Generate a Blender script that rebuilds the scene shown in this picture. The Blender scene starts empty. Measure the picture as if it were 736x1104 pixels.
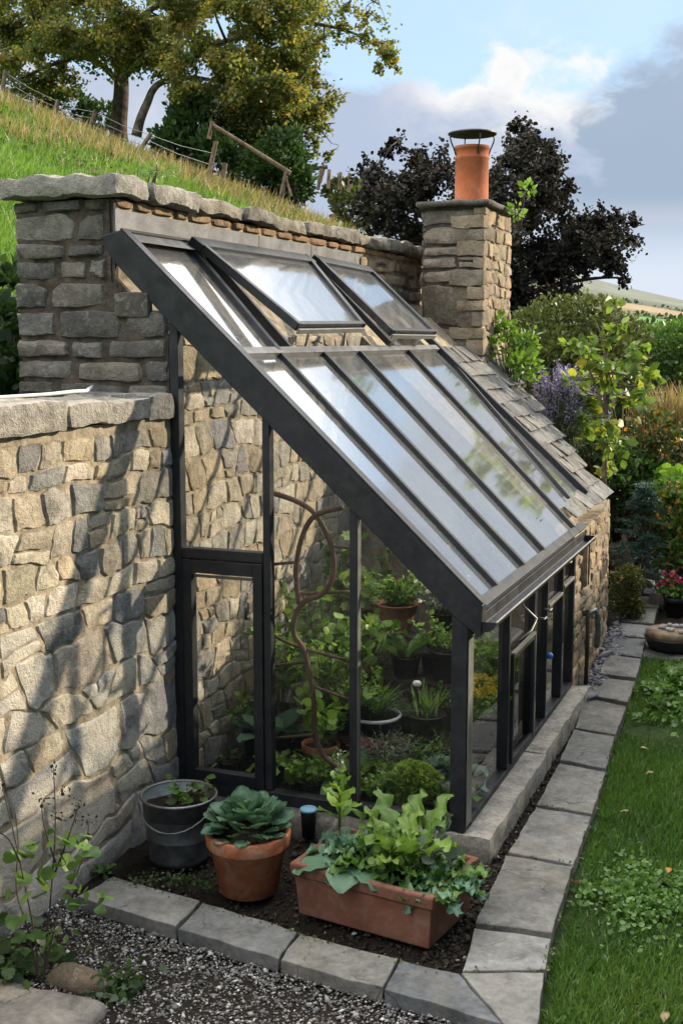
import bpy, math, random
import numpy as np
from mathutils import Vector, Matrix, noise as mnoise

SC = bpy.context.scene
COL = SC.collection
rnd = random.Random(7)
R = math.radians

# ------------------------------------------------------------------ camera
CAM = np.array([2.9364, -5.2322, 2.2705])
YAW, PITCH, FPX = -0.3741, 0.141, 1304.9
FW = np.array([math.sin(YAW) * math.cos(PITCH), math.cos(YAW) * math.cos(PITCH), -math.sin(PITCH)])
RT = np.array([math.cos(YAW), -math.sin(YAW), 0.0])
UP = np.cross(RT, FW)
cd = bpy.data.cameras.new('camera')
cd.sensor_fit = 'VERTICAL'
cd.sensor_height = 24
cd.lens = 24 * FPX / 1104
cd.clip_start = 0.05
cd.clip_end = 3000
cam = bpy.data.objects.new('camera', cd)
COL.objects.link(cam)
cam.location = CAM
cam.rotation_euler = Vector(FW).to_track_quat('-Z', 'Y').to_euler()
SC.camera = cam


def ray(px, py):
    return FW + RT * (px - 368) / FPX - UP * (py - 552) / FPX


def at(px, py, d):
    return CAM + ray(px, py) * d


def onz(px, py, z):
    r = ray(px, py)
    return CAM + r * (z - CAM[2]) / r[2]


def onx(px, py, x):
    r = ray(px, py)
    return CAM + r * (x - CAM[0]) / r[0]


def ony(px, py, y):
    r = ray(px, py)
    return CAM + r * (y - CAM[1]) / r[1]


SLOPE, HR = 0.9204, 2.3485


def roofz(x, o=0.15):
    return HR + o - SLOPE * x


def onroof(px, py, o=0.15):
    r = ray(px, py)
    n = np.array([SLOPE, 0, 1.0])
    return CAM + r * (HR + o - n @ CAM) / (n @ r)


# ------------------------------------------------------------------ objects
def tag(o, label=None, cat=None, group=None, kind=None):
    if label: o['label'] = label
    if cat: o['category'] = cat
    if group: o['group'] = group
    if kind: o['kind'] = kind
    return o


def empty(name, loc, label, cat, group=None):
    o = bpy.data.objects.new(name, None)
    o.empty_display_size = 0.1
    COL.objects.link(o)
    o.location = loc
    return tag(o, label, cat, group)


class MB:
    """collects vertices / faces / per-vertex colours and links them as one mesh object"""

    def __init__(self):
        self.v, self.f, self.c, self.mi = [], [], [], []
        self.cur = (1, 1, 1)
        self.m = 0

    def add(self, vs, fs, col=None):
        b = len(self.v)
        self.v.extend([tuple(map(float, p)) for p in vs])
        self.c.extend([col or self.cur] * len(vs))
        self.f.extend([tuple(b + i for i in f) for f in fs])
        self.mi.extend([self.m] * len(fs))

    def box(self, lo, hi):
        x0, y0, z0 = lo
        x1, y1, z1 = hi
        self.add([(x0, y0, z0), (x1, y0, z0), (x1, y1, z0), (x0, y1, z0), (x0, y0, z1), (x1, y0, z1), (x1, y1, z1), (x0, y1, z1)],
                 [(0, 3, 2, 1), (4, 5, 6, 7), (0, 1, 5, 4), (1, 2, 6, 5), (2, 3, 7, 6), (3, 0, 4, 7)])

    def bar(self, a, b, w, h, up=(0, 0, 1)):
        """rectangular bar a->b, w sideways, h along up, centred"""
        a, b, up = Vector(a), Vector(b), Vector(up)
        d = (b - a).normalized()
        s = d.cross(up).normalized()
        u = s.cross(d).normalized()
        vs = []
        for p in (a, b):
            for i, j in ((-1, -1), (1, -1), (1, 1), (-1, 1)):
                vs.append(p + s * (w / 2 * i) + u * (h / 2 * j))
        self.add(vs, [(0, 1, 2, 3), (7, 6, 5, 4), (0, 4, 5, 1), (1, 5, 6, 2), (2, 6, 7, 3), (3, 7, 4, 0)])

    def slab(self, poly, z0, z1):
        n = len(poly)
        self.add([(p[0], p[1], z0) for p in poly] + [(p[0], p[1], z1) for p in poly],
                 [tuple(range(n - 1, -1, -1)), tuple(range(n, 2 * n))] + [(i, (i + 1) % n, n + (i + 1) % n, n + i) for i in range(n)])

    def prism_y(self, prof, y0, y1):
        """prof: list of (x,z)"""
        n = len(prof)
        self.add([(p[0], y0, p[1]) for p in prof] + [(p[0], y1, p[1]) for p in prof],
                 [tuple(range(n)), tuple(range(2 * n - 1, n - 1, -1))] + [(i, n + i, n + (i + 1) % n, (i + 1) % n) for i in range(n)])

    def tube(self, pts, rad, n=8, cap=True):
        pts = [Vector(p) for p in pts]
        if not hasattr(rad, '__len__'):
            rad = [rad] * len(pts)
        vs, fs = [], []
        ref = None
        for i, p in enumerate(pts):
            d = (pts[min(i + 1, len(pts) - 1)] - pts[max(i - 1, 0)])
            if d.length < 1e-9: d = Vector((0, 0, 1))
            d.normalize()
            if ref is None:
                ref = Vector((0, 0, 1)) if abs(d.z) < .9 else Vector((1, 0, 0))
            s = d.cross(ref)
            if s.length < 1e-4: s = d.orthogonal()
            s.normalize()
            u = s.cross(d).normalized()
            ref = u
            for k in range(n):
                a = 2 * math.pi * k / n
                vs.append(p + (s * math.cos(a) + u * math.sin(a)) * rad[i])
        for i in range(len(pts) - 1):
            for k in range(n):
                fs.append((i * n + k, i * n + (k + 1) % n, (i + 1) * n + (k + 1) % n, (i + 1) * n + k))
        if cap:
            fs.append(tuple(range(n - 1, -1, -1)))
            fs.append(tuple((len(pts) - 1) * n + k for k in range(n)))
        self.add(vs, fs)

    def lathe(self, prof, c=(0, 0, 0), n=32, wob=0):
        """prof: (r,z) from bottom to top, closed on axis when r = 0"""
        vs, fs = [], []
        m = len(prof)
        for k in range(n):
            a = 2 * math.pi * k / n
            for r, z in prof:
                vs.append((c[0] + r * math.cos(a), c[1] + r * math.sin(a), c[2] + z))
        for k in range(n):
            k2 = (k + 1) % n
            for i in range(m - 1):
                fs.append((k * m + i, k2 * m + i, k2 * m + i + 1, k * m + i + 1))
        self.add(vs, fs)

    def build(self, name, mat, parent=None, smooth=False, loc=None, bevel=0, kind=None, weld=False):
        me = bpy.data.meshes.new(name)
        me.from_pydata(self.v, [], self.f)
        mats = mat if isinstance(mat, (list, tuple)) else [mat]
        for m in mats: me.materials.append(m)
        if len(mats) > 1:
            me.polygons.foreach_set('material_index', self.mi)
        at_ = me.color_attributes.new('col', 'FLOAT_COLOR', 'POINT')
        arr = np.ones((len(self.v), 4), dtype=np.float32)
        if self.v: arr[:, :3] = np.array(self.c, dtype=np.float32)
        at_.data.foreach_set('color', arr.ravel())
        if smooth:
            me.polygons.foreach_set('use_smooth', [True] * len(self.f))
        me.update()
        o = bpy.data.objects.new(name, me)
        COL.objects.link(o)
        if parent is not None:
            o.parent = parent
            # children keep world coordinates relative to the parent's location
            pl = world_loc(parent)
            me.transform(Matrix.Translation(-pl))
        elif loc is not None:
            o.location = loc
            me.transform(Matrix.Translation(-Vector(loc)))
        if bevel:
            b = o.modifiers.new('bevel', 'BEVEL')
            b.width = bevel
            b.segments = 2
            b.limit_method = 'ANGLE'
            b.angle_limit = R(40)
        if kind: o['kind'] = kind
        return o


def crisp(o, deg=26):
    """broken stone: hard creases wherever the surface turns sharply"""
    o.data.set_sharp_from_angle(angle=R(deg))
    return o


def world_loc(o):
    v = Vector((0, 0, 0))
    while o is not None:
        v += o.location
        o = o.parent
    return v


def fbm(p, o=3):
    s, a = 0.0, 1.0
    p = Vector(p)
    for i in range(o):
        s += a * mnoise.noise(p)
        p = p * 2.03 + Vector((7.1, 3.3, 1.7))
        a *= .5
    return s


# ------------------------------------------------------------------ materials
class NT:
    def __init__(self, name):
        self.mat = bpy.data.materials.new(name)
        self.mat.use_nodes = True
        self.t = self.mat.node_tree
        self.t.nodes.clear()
        self.out = self.n('ShaderNodeOutputMaterial')

    def n(self, typ, **kw):
        nd = self.t.nodes.new(typ)
        for k, v in kw.items():
            if k.startswith('i_'):
                nd.inputs[k[2:].replace('_', ' ')].default_value = v
            else:
                setattr(nd, k, v)
        return nd

    def l(self, a, b):
        self.t.links.new(a, b)

    def noise(self, scale, detail=4, rough=.55, vec=None, dist=0):
        nd = self.n('ShaderNodeTexNoise')
        nd.inputs['Scale'].default_value = scale
        nd.inputs['Detail'].default_value = detail
        nd.inputs['Roughness'].default_value = rough
        nd.inputs['Distortion'].default_value = dist
        if vec is not None: self.l(vec, nd.inputs['Vector'])
        return nd.outputs['Fac']

    def pos(self):
        return self.n('ShaderNodeNewGeometry').outputs['Position']

    def ramp(self, fac, stops):
        nd = self.n('ShaderNodeValToRGB')
        e = nd.color_ramp.elements
        while len(e) < len(stops): e.new(.5)
        for el, (p, c) in zip(e, stops):
            el.position = p
            el.color = (c if hasattr(c, '__len__') else (c, c, c)) + ((1,) if not hasattr(c, '__len__') or len(c) == 3 else ())
        self.l(fac, nd.inputs['Fac'])
        return nd.outputs['Color']

    def mix(self, a, b, fac, mode='MIX'):
        nd = self.n('ShaderNodeMix', data_type='RGBA', blend_type=mode)
        for s, v in (('A', a), ('B', b)):
            sock = [i for i in nd.inputs if i.name == s and i.type == 'RGBA'][0]
            if isinstance(v, bpy.types.NodeSocket): self.l(v, sock)
            else: sock.default_value = tuple(v) + ((1,) if len(v) == 3 else ())
        f = nd.inputs['Factor']
        if isinstance(fac, bpy.types.NodeSocket): self.l(fac, f)
        else: f.default_value = fac
        return [o for o in nd.outputs if o.type == 'RGBA'][0]

    def math(self, op, a, b=0.0, clamp=False):
        nd = self.n('ShaderNodeMath', operation=op, use_clamp=clamp)
        for i, v in ((0, a), (1, b)):
            if isinstance(v, bpy.types.NodeSocket): self.l(v, nd.inputs[i])
            else: nd.inputs[i].default_value = v
        return nd.outputs[0]

    def attr(self, name='col'):
        return self.n('ShaderNodeAttribute', attribute_name=name)

    def bump(self, h, strength=.5, dist=.01, normal=None):
        nd = self.n('ShaderNodeBump')
        nd.inputs['Strength'].default_value = strength
        nd.inputs['Distance'].default_value = dist
        self.l(h, nd.inputs['Height'])
        if normal is not None: self.l(normal, nd.inputs['Normal'])
        return nd.outputs['Normal']

    def bsdf(self, color, rough=.8, metal=0.0, normal=None, spec=.5, **kw):
        p = self.n('ShaderNodeBsdfPrincipled')
        for s, v in (('Base Color', color), ('Roughness', rough), ('Metallic', metal), ('Specular IOR Level', spec)):
            if isinstance(v, bpy.types.NodeSocket): self.l(v, p.inputs[s])
            elif s == 'Base Color': p.inputs[s].default_value = tuple(v) + (1,)
            else: p.inputs[s].default_value = v
        if normal is not None: self.l(normal, p.inputs['Normal'])
        return p

    def done(self, shader):
        self.l(shader.outputs[0], self.out.inputs['Surface'])
        return self.mat


def m_stone(name, lichen=.35, moss=.15, bump=.6, grain=1.0, dark=1.0, crack=0, wash=0):
    t = NT(name)
    P = t.pos()
    c = t.attr().outputs['Color']
    n1 = t.noise(9 * grain, 6, .6, P)
    n2 = t.noise(45 * grain, 5, .65, P)
    n3 = t.noise(150 * grain, 3, .6, P)
    c = t.mix(c, t.ramp(n1, [(.3, .45), (.5, .95), (.72, 1.35)]), .75, 'MULTIPLY')
    c = t.mix(c, t.ramp(n2, [(.3, .55), (.55, 1.05), (.7, 1.3)]), .6, 'MULTIPLY')
    if wash:
        wm = t.ramp(t.noise(2.6, 6, .62, P, .5), [(.47, 0.0), (.57, 1.0)])
        c = t.mix(c, (.54, .50, .42), t.math('MULTIPLY', wm, wash))
    # pale lichen and dark weathering patches
    lm = t.ramp(t.noise(14 * grain, 6, .7, P, .6), [(.56, 0.0), (.62, 1.0)])
    c = t.mix(c, (.42 * dark, .41 * dark, .36 * dark), t.math('MULTIPLY', lm, lichen))
    dm = t.ramp(t.noise(6 * grain, 6, .7, P, .8), [(.55, 0.0), (.68, 1.0)])
    c = t.mix(c, (.035, .033, .03), t.math('MULTIPLY', dm, .45))
    mm = t.ramp(t.noise(5 * grain, 5, .65, P, .3), [(.55, 0.0), (.66, 1.0)])
    c = t.mix(c, (.13, .13, .025), t.math('MULTIPLY', mm, moss))
    if crack:
        vo = t.n('ShaderNodeTexVoronoi', feature='DISTANCE_TO_EDGE')
        vo.inputs['Scale'].default_value = 2.3
        nd = t.n('ShaderNodeTexNoise')
        nd.inputs['Scale'].default_value = 5
        nd.inputs['Detail'].default_value = 5
        t.l(P, nd.inputs['Vector'])
        t.l(t.mix(P, nd.outputs['Color'], .22), vo.inputs['Vector'])
        cm = t.ramp(vo.outputs['Distance'], [(.0, 1.0), (.007, 0.0)])
        cm = t.math('MULTIPLY', cm, t.ramp(t.noise(2.2, 2, .5, P), [(.52, 0.0), (.56, 1.0)]))
        c = t.mix(c, (.03, .028, .025), t.math('MULTIPLY', cm, .85))
        st = t.ramp(t.noise(3.1, 5, .6, P, .6), [(.55, 0.0), (.75, 1.0)])
        c = t.mix(c, (.19, .155, .10), t.math('MULTIPLY', st, .32))
    h = t.math('ADD', t.math('MULTIPLY', n1, .9), t.math('ADD', t.math('MULTIPLY', n2, .8), t.math('MULTIPLY', n3, .5)))
    return t.done(t.bsdf(c, .9, normal=t.bump(h, bump, .03), spec=.25))


def m_simple(name, color, rough=.5, metal=0, bump=0, bscale=80, var=.15, spec=.5, vscale=6):
    t = NT(name)
    P = t.pos()
    n = t.noise(vscale, 5, .6, P)
    c = t.mix(color, t.ramp(n, [(.3, 1 - var * 1.6), (.7, 1 + var)]), 1, 'MULTIPLY')
    nn = t.bump(t.noise(bscale, 4, .6, P), bump, .01) if bump else None
    r = t.ramp(t.noise(vscale * 4, 4, .6, P), [(.3, max(.03, rough - .1)), (.7, min(1, rough + .1))])
    return t.done(t.bsdf(c, r, metal, nn, spec))


def m_leaf(name, dark, light, trans=.35, rough=.45, spec=.4, third=None):
    """leaf blend runs from dark to light by the leaf's own random value (col.r)"""
    t = NT(name)
    s = t.n('ShaderNodeSeparateColor')
    t.l(t.attr().outputs['Color'], s.inputs['Color'])
    stops = [(0, dark), (.75, light)] + ([(1, third)] if third else [])
    c = t.ramp(s.outputs['Red'], stops)
    n = t.noise(60, 3, .6, t.pos())
    c = t.mix(c, t.ramp(n, [(.3, .75), (.7, 1.2)]), .7, 'MULTIPLY')
    p = t.bsdf(c, rough, spec=spec)
    tr = t.n('ShaderNodeBsdfTranslucent')
    ct = t.mix(c, (1.25, 1.3, .6), .7, 'MULTIPLY')
    t.l(ct, tr.inputs['Color'])
    m = t.n('ShaderNodeMixShader')
    m.inputs['Fac'].default_value = trans
    t.l(p.outputs[0], m.inputs[1])
    t.l(tr.outputs[0], m.inputs[2])
    return t.done(m)


def m_glass(name, ior=1.5, dust=.05, tint=(.93, .95, .94), boost=1.0, grough=.02, streak=None, dcol=(.5, .51, .51)):
    """thin architectural glass: see-through, mirror by angle, a film of dust"""
    t = NT(name)
    tr = t.n('ShaderNodeBsdfTransparent')
    tr.inputs['Color'].default_value = tint + (1,)
    gl = t.n('ShaderNodeBsdfGlossy')
    gl.inputs['Roughness'].default_value = grough
    P = t.pos()
    nrm = t.bump(t.noise(2.2, 2, .5, P), .04, .02)
    t.l(nrm, gl.inputs['Normal'])
    fr = t.n('ShaderNodeFresnel')
    fr.inputs['IOR'].default_value = ior
    f = t.math('MULTIPLY', fr.outputs[0], 1.7 * boost, True)
    m = t.n('ShaderNodeMixShader')
    t.l(f, m.inputs['Fac'])
    t.l(tr.outputs[0], m.inputs[1])
    t.l(gl.outputs[0], m.inputs[2])
    df = t.n('ShaderNodeBsdfDiffuse')
    df.inputs['Color'].default_value = dcol + (1,)
    nv = t.noise(3, 6, .7, P, .5)
    if streak:
        mp_ = t.n('ShaderNodeMapping')
        mp_.inputs['Scale'].default_value = streak
        t.l(P, mp_.inputs['Vector'])
        nv = t.math('ADD', t.math('MULTIPLY', nv, .55), t.math('MULTIPLY', t.noise(2.2, 6, .7, mp_.outputs[0], .2), .45))
    d = t.ramp(nv, [(.3, dust * .4), (.75, dust * 1.9)])
    m2 = t.n('ShaderNodeMixShader')
    t.l(d, m2.inputs['Fac'])
    t.l(m.outputs[0], m2.inputs[1])
    t.l(df.outputs[0], m2.inputs[2])
    return t.done(m2)


M = {}
M['rubble'] = m_stone('tan rubble stone', .3, .12, .6)
M['washed'] = m_stone('limewashed rubble stone', .3, .06, .6, wash=.75)
M['greystone'] = m_stone('weathered grey stone', .28, .12, .7)
M['coping'] = m_stone('lichen coping stone', .55, .06, .9)
M['slabstone'] = m_stone('grey slate slab', .10, .05, .3, .8, crack=1)
M['slate'] = m_stone('weathered roof slate', .3, .10, .5, 1.2)
def m_frame(name, base, dust):
    t = NT(name)
    P = t.pos()
    c = t.mix(base, t.ramp(t.noise(3, 5, .6, P), [(.3, .8), (.7, 1.25)]), 1, 'MULTIPLY')
    du = t.ramp(t.noise(16, 7, .72, P, .5), [(.45, 0.0), (.8, 1.0)])
    c = t.mix(c, dust, t.math('MULTIPLY', du, .55))
    sc = t.ramp(t.noise(60, 4, .7, P, 1.0), [(.68, 0.0), (.74, 1.0)])
    c = t.mix(c, (.11, .105, .095), t.math('MULTIPLY', sc, .5))
    r = t.ramp(t.noise(12, 5, .6, P), [(.3, .34), (.7, .62)])
    return t.done(t.bsdf(c, r, 0, t.bump(t.noise(25, 4, .6, P), .04, .01), .35))


M['frame'] = m_frame('charcoal powder coated aluminium', (.012, .014, .018), (.05, .05, .048))
M['frame2'] = m_simple('worn grey aluminium', (.20, .20, .19), .45, .5, .05, 120, .15)
M['lead'] = m_simple('dull lead flashing', (.115, .118, .125), .55, .15, .25, 25, .3, .4, 9)
M['glass'] = m_glass('clear greenhouse glass', 1.42, .012, (.98, .985, .98), .6, .02)
M['roofglass'] = m_glass('dusty roof glass', 1.5, .13, (.95, .96, .97), .44, .07, (1, 12, 1), (.33, .345, .36))
M['sideglass'] = m_glass('clear side glass', 1.45, .012, (.96, .97, .96), .85, .02)
M['rust'] = m_simple('rusty iron rod', (.075, .042, .028), .75, .3, .4, 90, .5)
def m_clay(name, base, bloom, amount):
    """fired clay: salt bloom, damp and soil marks of their own shapes"""
    t = NT(name)
    P = t.pos()
    c = t.mix(base, t.ramp(t.noise(9, 5, .6, P), [(.3, .72), (.7, 1.2)]), 1, 'MULTIPLY')
    bl = t.ramp(t.noise(11, 7, .7, P, .7), [(.48, 0.0), (.70, 1.0)])
    c = t.mix(c, bloom, t.math('MULTIPLY', bl, amount))
    dk = t.ramp(t.noise(7, 6, .7, P, .4), [(.55, 0.0), (.72, 1.0)])
    c = t.mix(c, (.06, .035, .02), t.math('MULTIPLY', dk, .4))
    return t.done(t.bsdf(c, .82, normal=t.bump(t.noise(90, 4, .6, P), .2, .01), spec=.25))


M['terracotta'] = m_clay('terracotta', (.36, .122, .055), (.46, .33, .25), .6)
M['troughclay'] = m_clay('brown red clay trough', (.165, .07, .046), (.27, .18, .135), .45)
M['chimneypot'] = m_clay('orange chimney clay', (.36, .105, .04), (.40, .24, .16), .35)
M['zinc'] = m_simple('galvanised metal', (.20, .215, .225), .42, .75, .12, 40, .3, .5, 14)
M['blackplastic'] = m_simple('black plastic', (.012, .012, .013), .45, 0, .05, 60, .2)
M['whiteplastic'] = m_simple('white plastic', (.62, .64, .64), .4, 0, 0, 60, .1)
M['blueplastic'] = m_simple('blue plastic', (.03, .16, .55), .35, 0, 0, 60, .1)
M['palebluelid'] = m_simple('pale blue lid', (.20, .38, .55), .35, 0, 0, 60, .15)
M['soil'] = m_simple('dark potting soil', (.022, .016, .012), .95, 0, 1.0, 90, .6, .2, 40)
M['wood'] = m_simple('weathered fence wood', (.17, .125, .085), .85, 0, .4, 60, .4, .2, 12)
M['darkwood'] = m_simple('dark staging wood', (.05, .037, .027), .8, 0, .3, 60, .4, .2, 12)
M['bark'] = m_simple('grey brown bark', (.085, .066, .05), .9, 0, .8, 40, .5, .2, 10)
M['palebark'] = m_simple('pale brown bark', (.16, .135, .10), .9, 0, .8, 40, .5, .2, 10)  # paler bark with a tone of its own
M['stem'] = m_simple('green stem', (.07, .09, .03), .7, 0, 0, 60, .3)
M['drystem'] = m_simple('dry brown stem', (.05, .032, .024), .85, 0, 0, 60, .3)
M['mortar'] = m_simple('sandy mortar', (.33, .28, .205), .95, 0, .9, 60, .35, .15, 15)
M['darkmortar'] = m_simple('dark old mortar', (.085, .07, .055), .95, 0, .9, 60, .4, .15, 15)
M['brick'] = m_simple('red brown brick', (.12, .045, .03), .9, 0, .6, 60, .4, .2, 15)
M['wire'] = m_simple('galvanised fence wire', (.25, .25, .24), .5, .6, 0, 60, .1)

# ------------------------------------------------------------------ stonework
TAN = [(.43, .365, .27), (.40, .345, .255), (.48, .425, .33), (.34, .315, .27), (.27, .265, .25), (.42, .345, .24), (.32, .295, .25), (.52, .47, .385), (.25, .25, .24), (.39, .315, .22), (.46, .405, .315), (.43, .38, .29)]
LOWP = [(.24, .245, .245), (.33, .32, .30), (.44, .38, .28), (.38, .315, .225), (.46, .435, .385), (.29, .29, .285), (.42, .37, .30), (.22, .22, .215), (.48, .42, .32)]
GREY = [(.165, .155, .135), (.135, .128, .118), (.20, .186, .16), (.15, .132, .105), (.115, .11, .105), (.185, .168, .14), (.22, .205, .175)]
CHIM = [(.40, .31, .21), (.34, .265, .18), (.45, .36, .255), (.30, .245, .18), (.38, .28, .175)]


def stones(mb, u0, u1, v0, v1, mapf, rowh=(.08, .15), widr=(.1, .26), pal=TAN, depth=.035, gap=.008, warp=.02, seed=1,
           round_=.42, keep=None, split=.18, merge=.1, res=(9, 7), flat=7, tilt=.35, rough=.3, rowtilt=.0, jit=.25):
    """irregular coursed rubble: every stone is a rounded, uneven boss; mapf(u, v, h) -> world"""
    rg = random.Random(seed)
    rows = [v0]
    while rows[-1] < v1 - 1e-4:
        h = rg.uniform(*rowh)
        if v1 - rows[-1] - h < rowh[0] * .7: h = v1 - rows[-1]
        rows.append(min(v1, rows[-1] + h))

    def vline(i, u):
        v = rows[i]
        if 0 < i < len(rows) - 1:
            v += warp * (mnoise.noise(Vector((u * 3.1, i * 7.7, seed))) * 1.6 + mnoise.noise(Vector((u * 9, i * 3.3, seed + 5))) * .6)
        return v
    skip = set()
    for i in range(len(rows) - 1):
        hh = rows[i + 1] - rows[i]
        cuts = [u0]
        while cuts[-1] < u1 - 1e-4:
            w = rg.uniform(*widr) * (.75 + hh / (rowh[0] + rowh[1]) * .5)
            if u1 - cuts[-1] - w < widr[0] * .6: w = u1 - cuts[-1]
            cuts.append(min(u1, cuts[-1] + w))
        tl = [(0 if (k == 0 or k == len(cuts) - 1) else rg.uniform(-jit, jit) * hh) for k in range(len(cuts))]
        for k in range(len(cuts) - 1):
            a, b = cuts[k], cuts[k + 1]
            ta, tb = tl[k], tl[k + 1]
            subs = [(0, 1, 0, 1)]
            r = rg.random()
            if r < split and hh > rowh[0] * 1.2:
                q = rg.uniform(.35, .65)
                subs = [(0, 1, 0, q), (0, 1, q, 1)]
                if rg.random() < .4:
                    p = rg.uniform(.35, .65)
                    subs = [(0, 1, 0, q), (0, p, q, 1), (p, 1, q, 1)]
            for (s0, s1, t0, t1) in subs:
                def uv(s, t):
                    s = s0 + (s1 - s0) * s
                    t = t0 + (t1 - t0) * t
                    ul = a + ta * (t - .5)
                    ur = b + tb * (t - .5)
                    u = ul + (ur - ul) * s
                    return u, vline(i, u) * (1 - t) + vline(i + 1, u) * t
                cu, cv = uv(.5, .5)
                if keep and not keep(cu, cv): continue
                _stone(mb, uv, mapf, rg, pal, depth, gap, round_, res, flat, tilt, rough)


def _stone(mb, uv, mapf, rg, pal, depth, gap, round_, res, flat, tilt, rough):
    nx, ny = res
    c = rg.choice(pal)
    k = rg.uniform(.78, 1.22)
    col = tuple(min(.8, x * k * rg.uniform(.985, 1.015)) for x in c)
    (ua, va), (ub, vb) = uv(0, .5), uv(1, .5)
    (uc, vc), (ud, vd) = uv(.5, 0), uv(.5, 1)
    w, h = max(.01, abs(ub - ua)), max(.01, abs(vd - vc))
    g = gap * rg.uniform(.6, 1.7)
    gx, gy = min(.4, g / w), min(.4, g / h)
    dd = depth * rg.uniform(.65, 1.3)
    tx, ty = rg.uniform(-tilt, tilt) * dd, rg.uniform(-tilt, tilt) * dd
    sd = Vector((rg.uniform(0, 99), rg.uniform(0, 99), rg.uniform(0, 99)))
    sc = 1.0 / max(.06, min(w, h))
    vs, fs = [], []
    rr = round_ * rg.uniform(.7, 1.2)
    # chipped planes give the boss an angular, broken face
    cuts = []
    for _ in range(4):
        an = rg.uniform(0, 6.28)
        cuts.append((math.cos(an), math.sin(an), rg.uniform(.35, 1.0), rg.uniform(.6, 1.6)))
    for j in range(ny):
        for i in range(nx):
            a, b = -1 + 2 * i / (nx - 1), -1 + 2 * j / (ny - 1)
            # push samples outwards so edges are crisp
            a = math.copysign(abs(a) ** .62, a)
            b = math.copysign(abs(b) ** .62, b)
            aa = a * (1 - rr * (1 - math.sqrt(1 - b * b / 2)))
            bb = b * (1 - rr * (1 - math.sqrt(1 - a * a / 2)))
            e = max(abs(a), abs(b))
            nz = fbm(Vector((aa * w * 6, bb * h * 6, 0)) + sd, 2)
            n2 = mnoise.noise(Vector((aa * w * 22, bb * h * 22, 3)) + sd)
            wob = .09 * mnoise.noise(Vector((aa * 1.7, bb * 1.7, 9)) + sd)
            s = .5 + .5 * aa * (1 - gx * 2) + wob * (1 if e > .8 else .4) * min(1, h / w)
            t = .5 + .5 * bb * (1 - gy * 2) + wob * (1 if e > .8 else .4) * min(1, w / h)
            u, v = uv(s, t)
            hgt = dd * (1 - e ** flat) + (tx * a + ty * b) * (1 - e ** 6) + dd * rough * nz * (1 - e ** 8) + .10 * dd * n2
            for ca_, sa_, off, sl_ in cuts:
                hgt = min(hgt, dd * (1.0 - sl_ * max(0.0, ca_ * a + sa_ * b - off) + .25 * nz * rough))
            if e > .999: hgt = -.006
            vs.append(mapf(u, v, hgt))
    for j in range(ny - 1):
        for i in range(nx - 1):
            fs.append((j * nx + i, j * nx + i + 1, (j + 1) * nx + i + 1, (j + 1) * nx + i))
    mb.add(vs, fs, col)


def mortar(mb, u0, u1, v0, v1, mapf, h0=.0, amp=.006, step=.028, keep=None):
    """uneven bed of mortar: a fine sheet that the stones stand out of"""
    nu, nv = max(2, int((u1 - u0) / step)), max(2, int((v1 - v0) / step))
    vs, fs = [], []
    for j in range(nv + 1):
        for i in range(nu + 1):
            u, v = u0 + (u1 - u0) * i / nu, v0 + (v1 - v0) * j / nv
            vs.append(mapf(u, v, h0 + amp * fbm((u * 14, v * 14, 3.3), 3)))
    for j in range(nv):
        for i in range(nu):
            if keep and not keep(u0 + (u1 - u0) * (i + .5) / nu, v0 + (v1 - v0) * (j + .5) / nv): continue
            fs.append((j * (nu + 1) + i, j * (nu + 1) + i + 1, (j + 1) * (nu + 1) + i + 1, (j + 1) * (nu + 1) + i))
    mb.add(vs, fs, (1, 1, 1))


def rough_block(mb, lo, hi, col, seed=0, amp=.012, res=.05, round_=.012):
    """an uneven stone block: a subdivided box, corners rounded, faces displaced"""
    lo, hi = np.array(lo, float), np.array(hi, float)
    n = np.maximum(2, np.ceil((hi - lo) / res).astype(int))
    ids, vs, fs = {}, [], []

    def vid(i, j, k):
        key = (i, j, k)
        if key not in ids:
            p = lo + (hi - lo) * np.array([i / n[0], j / n[1], k / n[2]])
            cc = np.clip(p, lo + round_, hi - round_)
            d = p - cc
            L = np.linalg.norm(d)
            if L > 1e-9: p = cc + d / L * min(L, round_)
            q = Vector(p * 7) + Vector((seed * 3.7, seed * 1.3, seed * 9.1))
            q2 = Vector(p * 21) + Vector((seed, 0, 0))
            q3 = Vector(p * 55) + Vector((0, seed, 0))
            off = np.array(mnoise.noise_vector(q)) * amp + np.array(mnoise.noise_vector(q2)) * amp * .45 + np.array(mnoise.noise_vector(q3)) * amp * .2
            ids[key] = len(vs)
            vs.append(p + off)
        return ids[key]
    for ax in range(3):
        a, b = (ax + 1) % 3, (ax + 2) % 3
        for side in (0, n[ax]):
            for i in range(n[a]):
                for j in range(n[b]):
                    q = []
                    for di, dj in ((0, 0), (1, 0), (1, 1), (0, 1)):
                        t = [0, 0, 0]
                        t[ax] = side
                        t[a] = i + di
                        t[b] = j + dj
                        q.append(vid(*t))
                    fs.append(tuple(q) if side else tuple(q[::-1]))
    mb.add(vs, fs, col)


# ------------------------------------------------------------------ low garden wall (continues towards the viewer)
def mapx(x):  # face looking to +x ; u = y, v = z
    return lambda u, v, h: (x + h, u, v)


def mapy(y):  # face looking to -y ; u = x, v = z
    return lambda u, v, h: (u, y - h, v)


low = empty('garden_wall', (-.2, -1.6, -.15), 'low rubble stone wall with pale coping running from the greenhouse to the left edge', 'wall')
b = MB()
b.m = 1
b.box((-.42, -3.2, -.2), (-.018, -.004, 1.9))
b.m = 2
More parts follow.
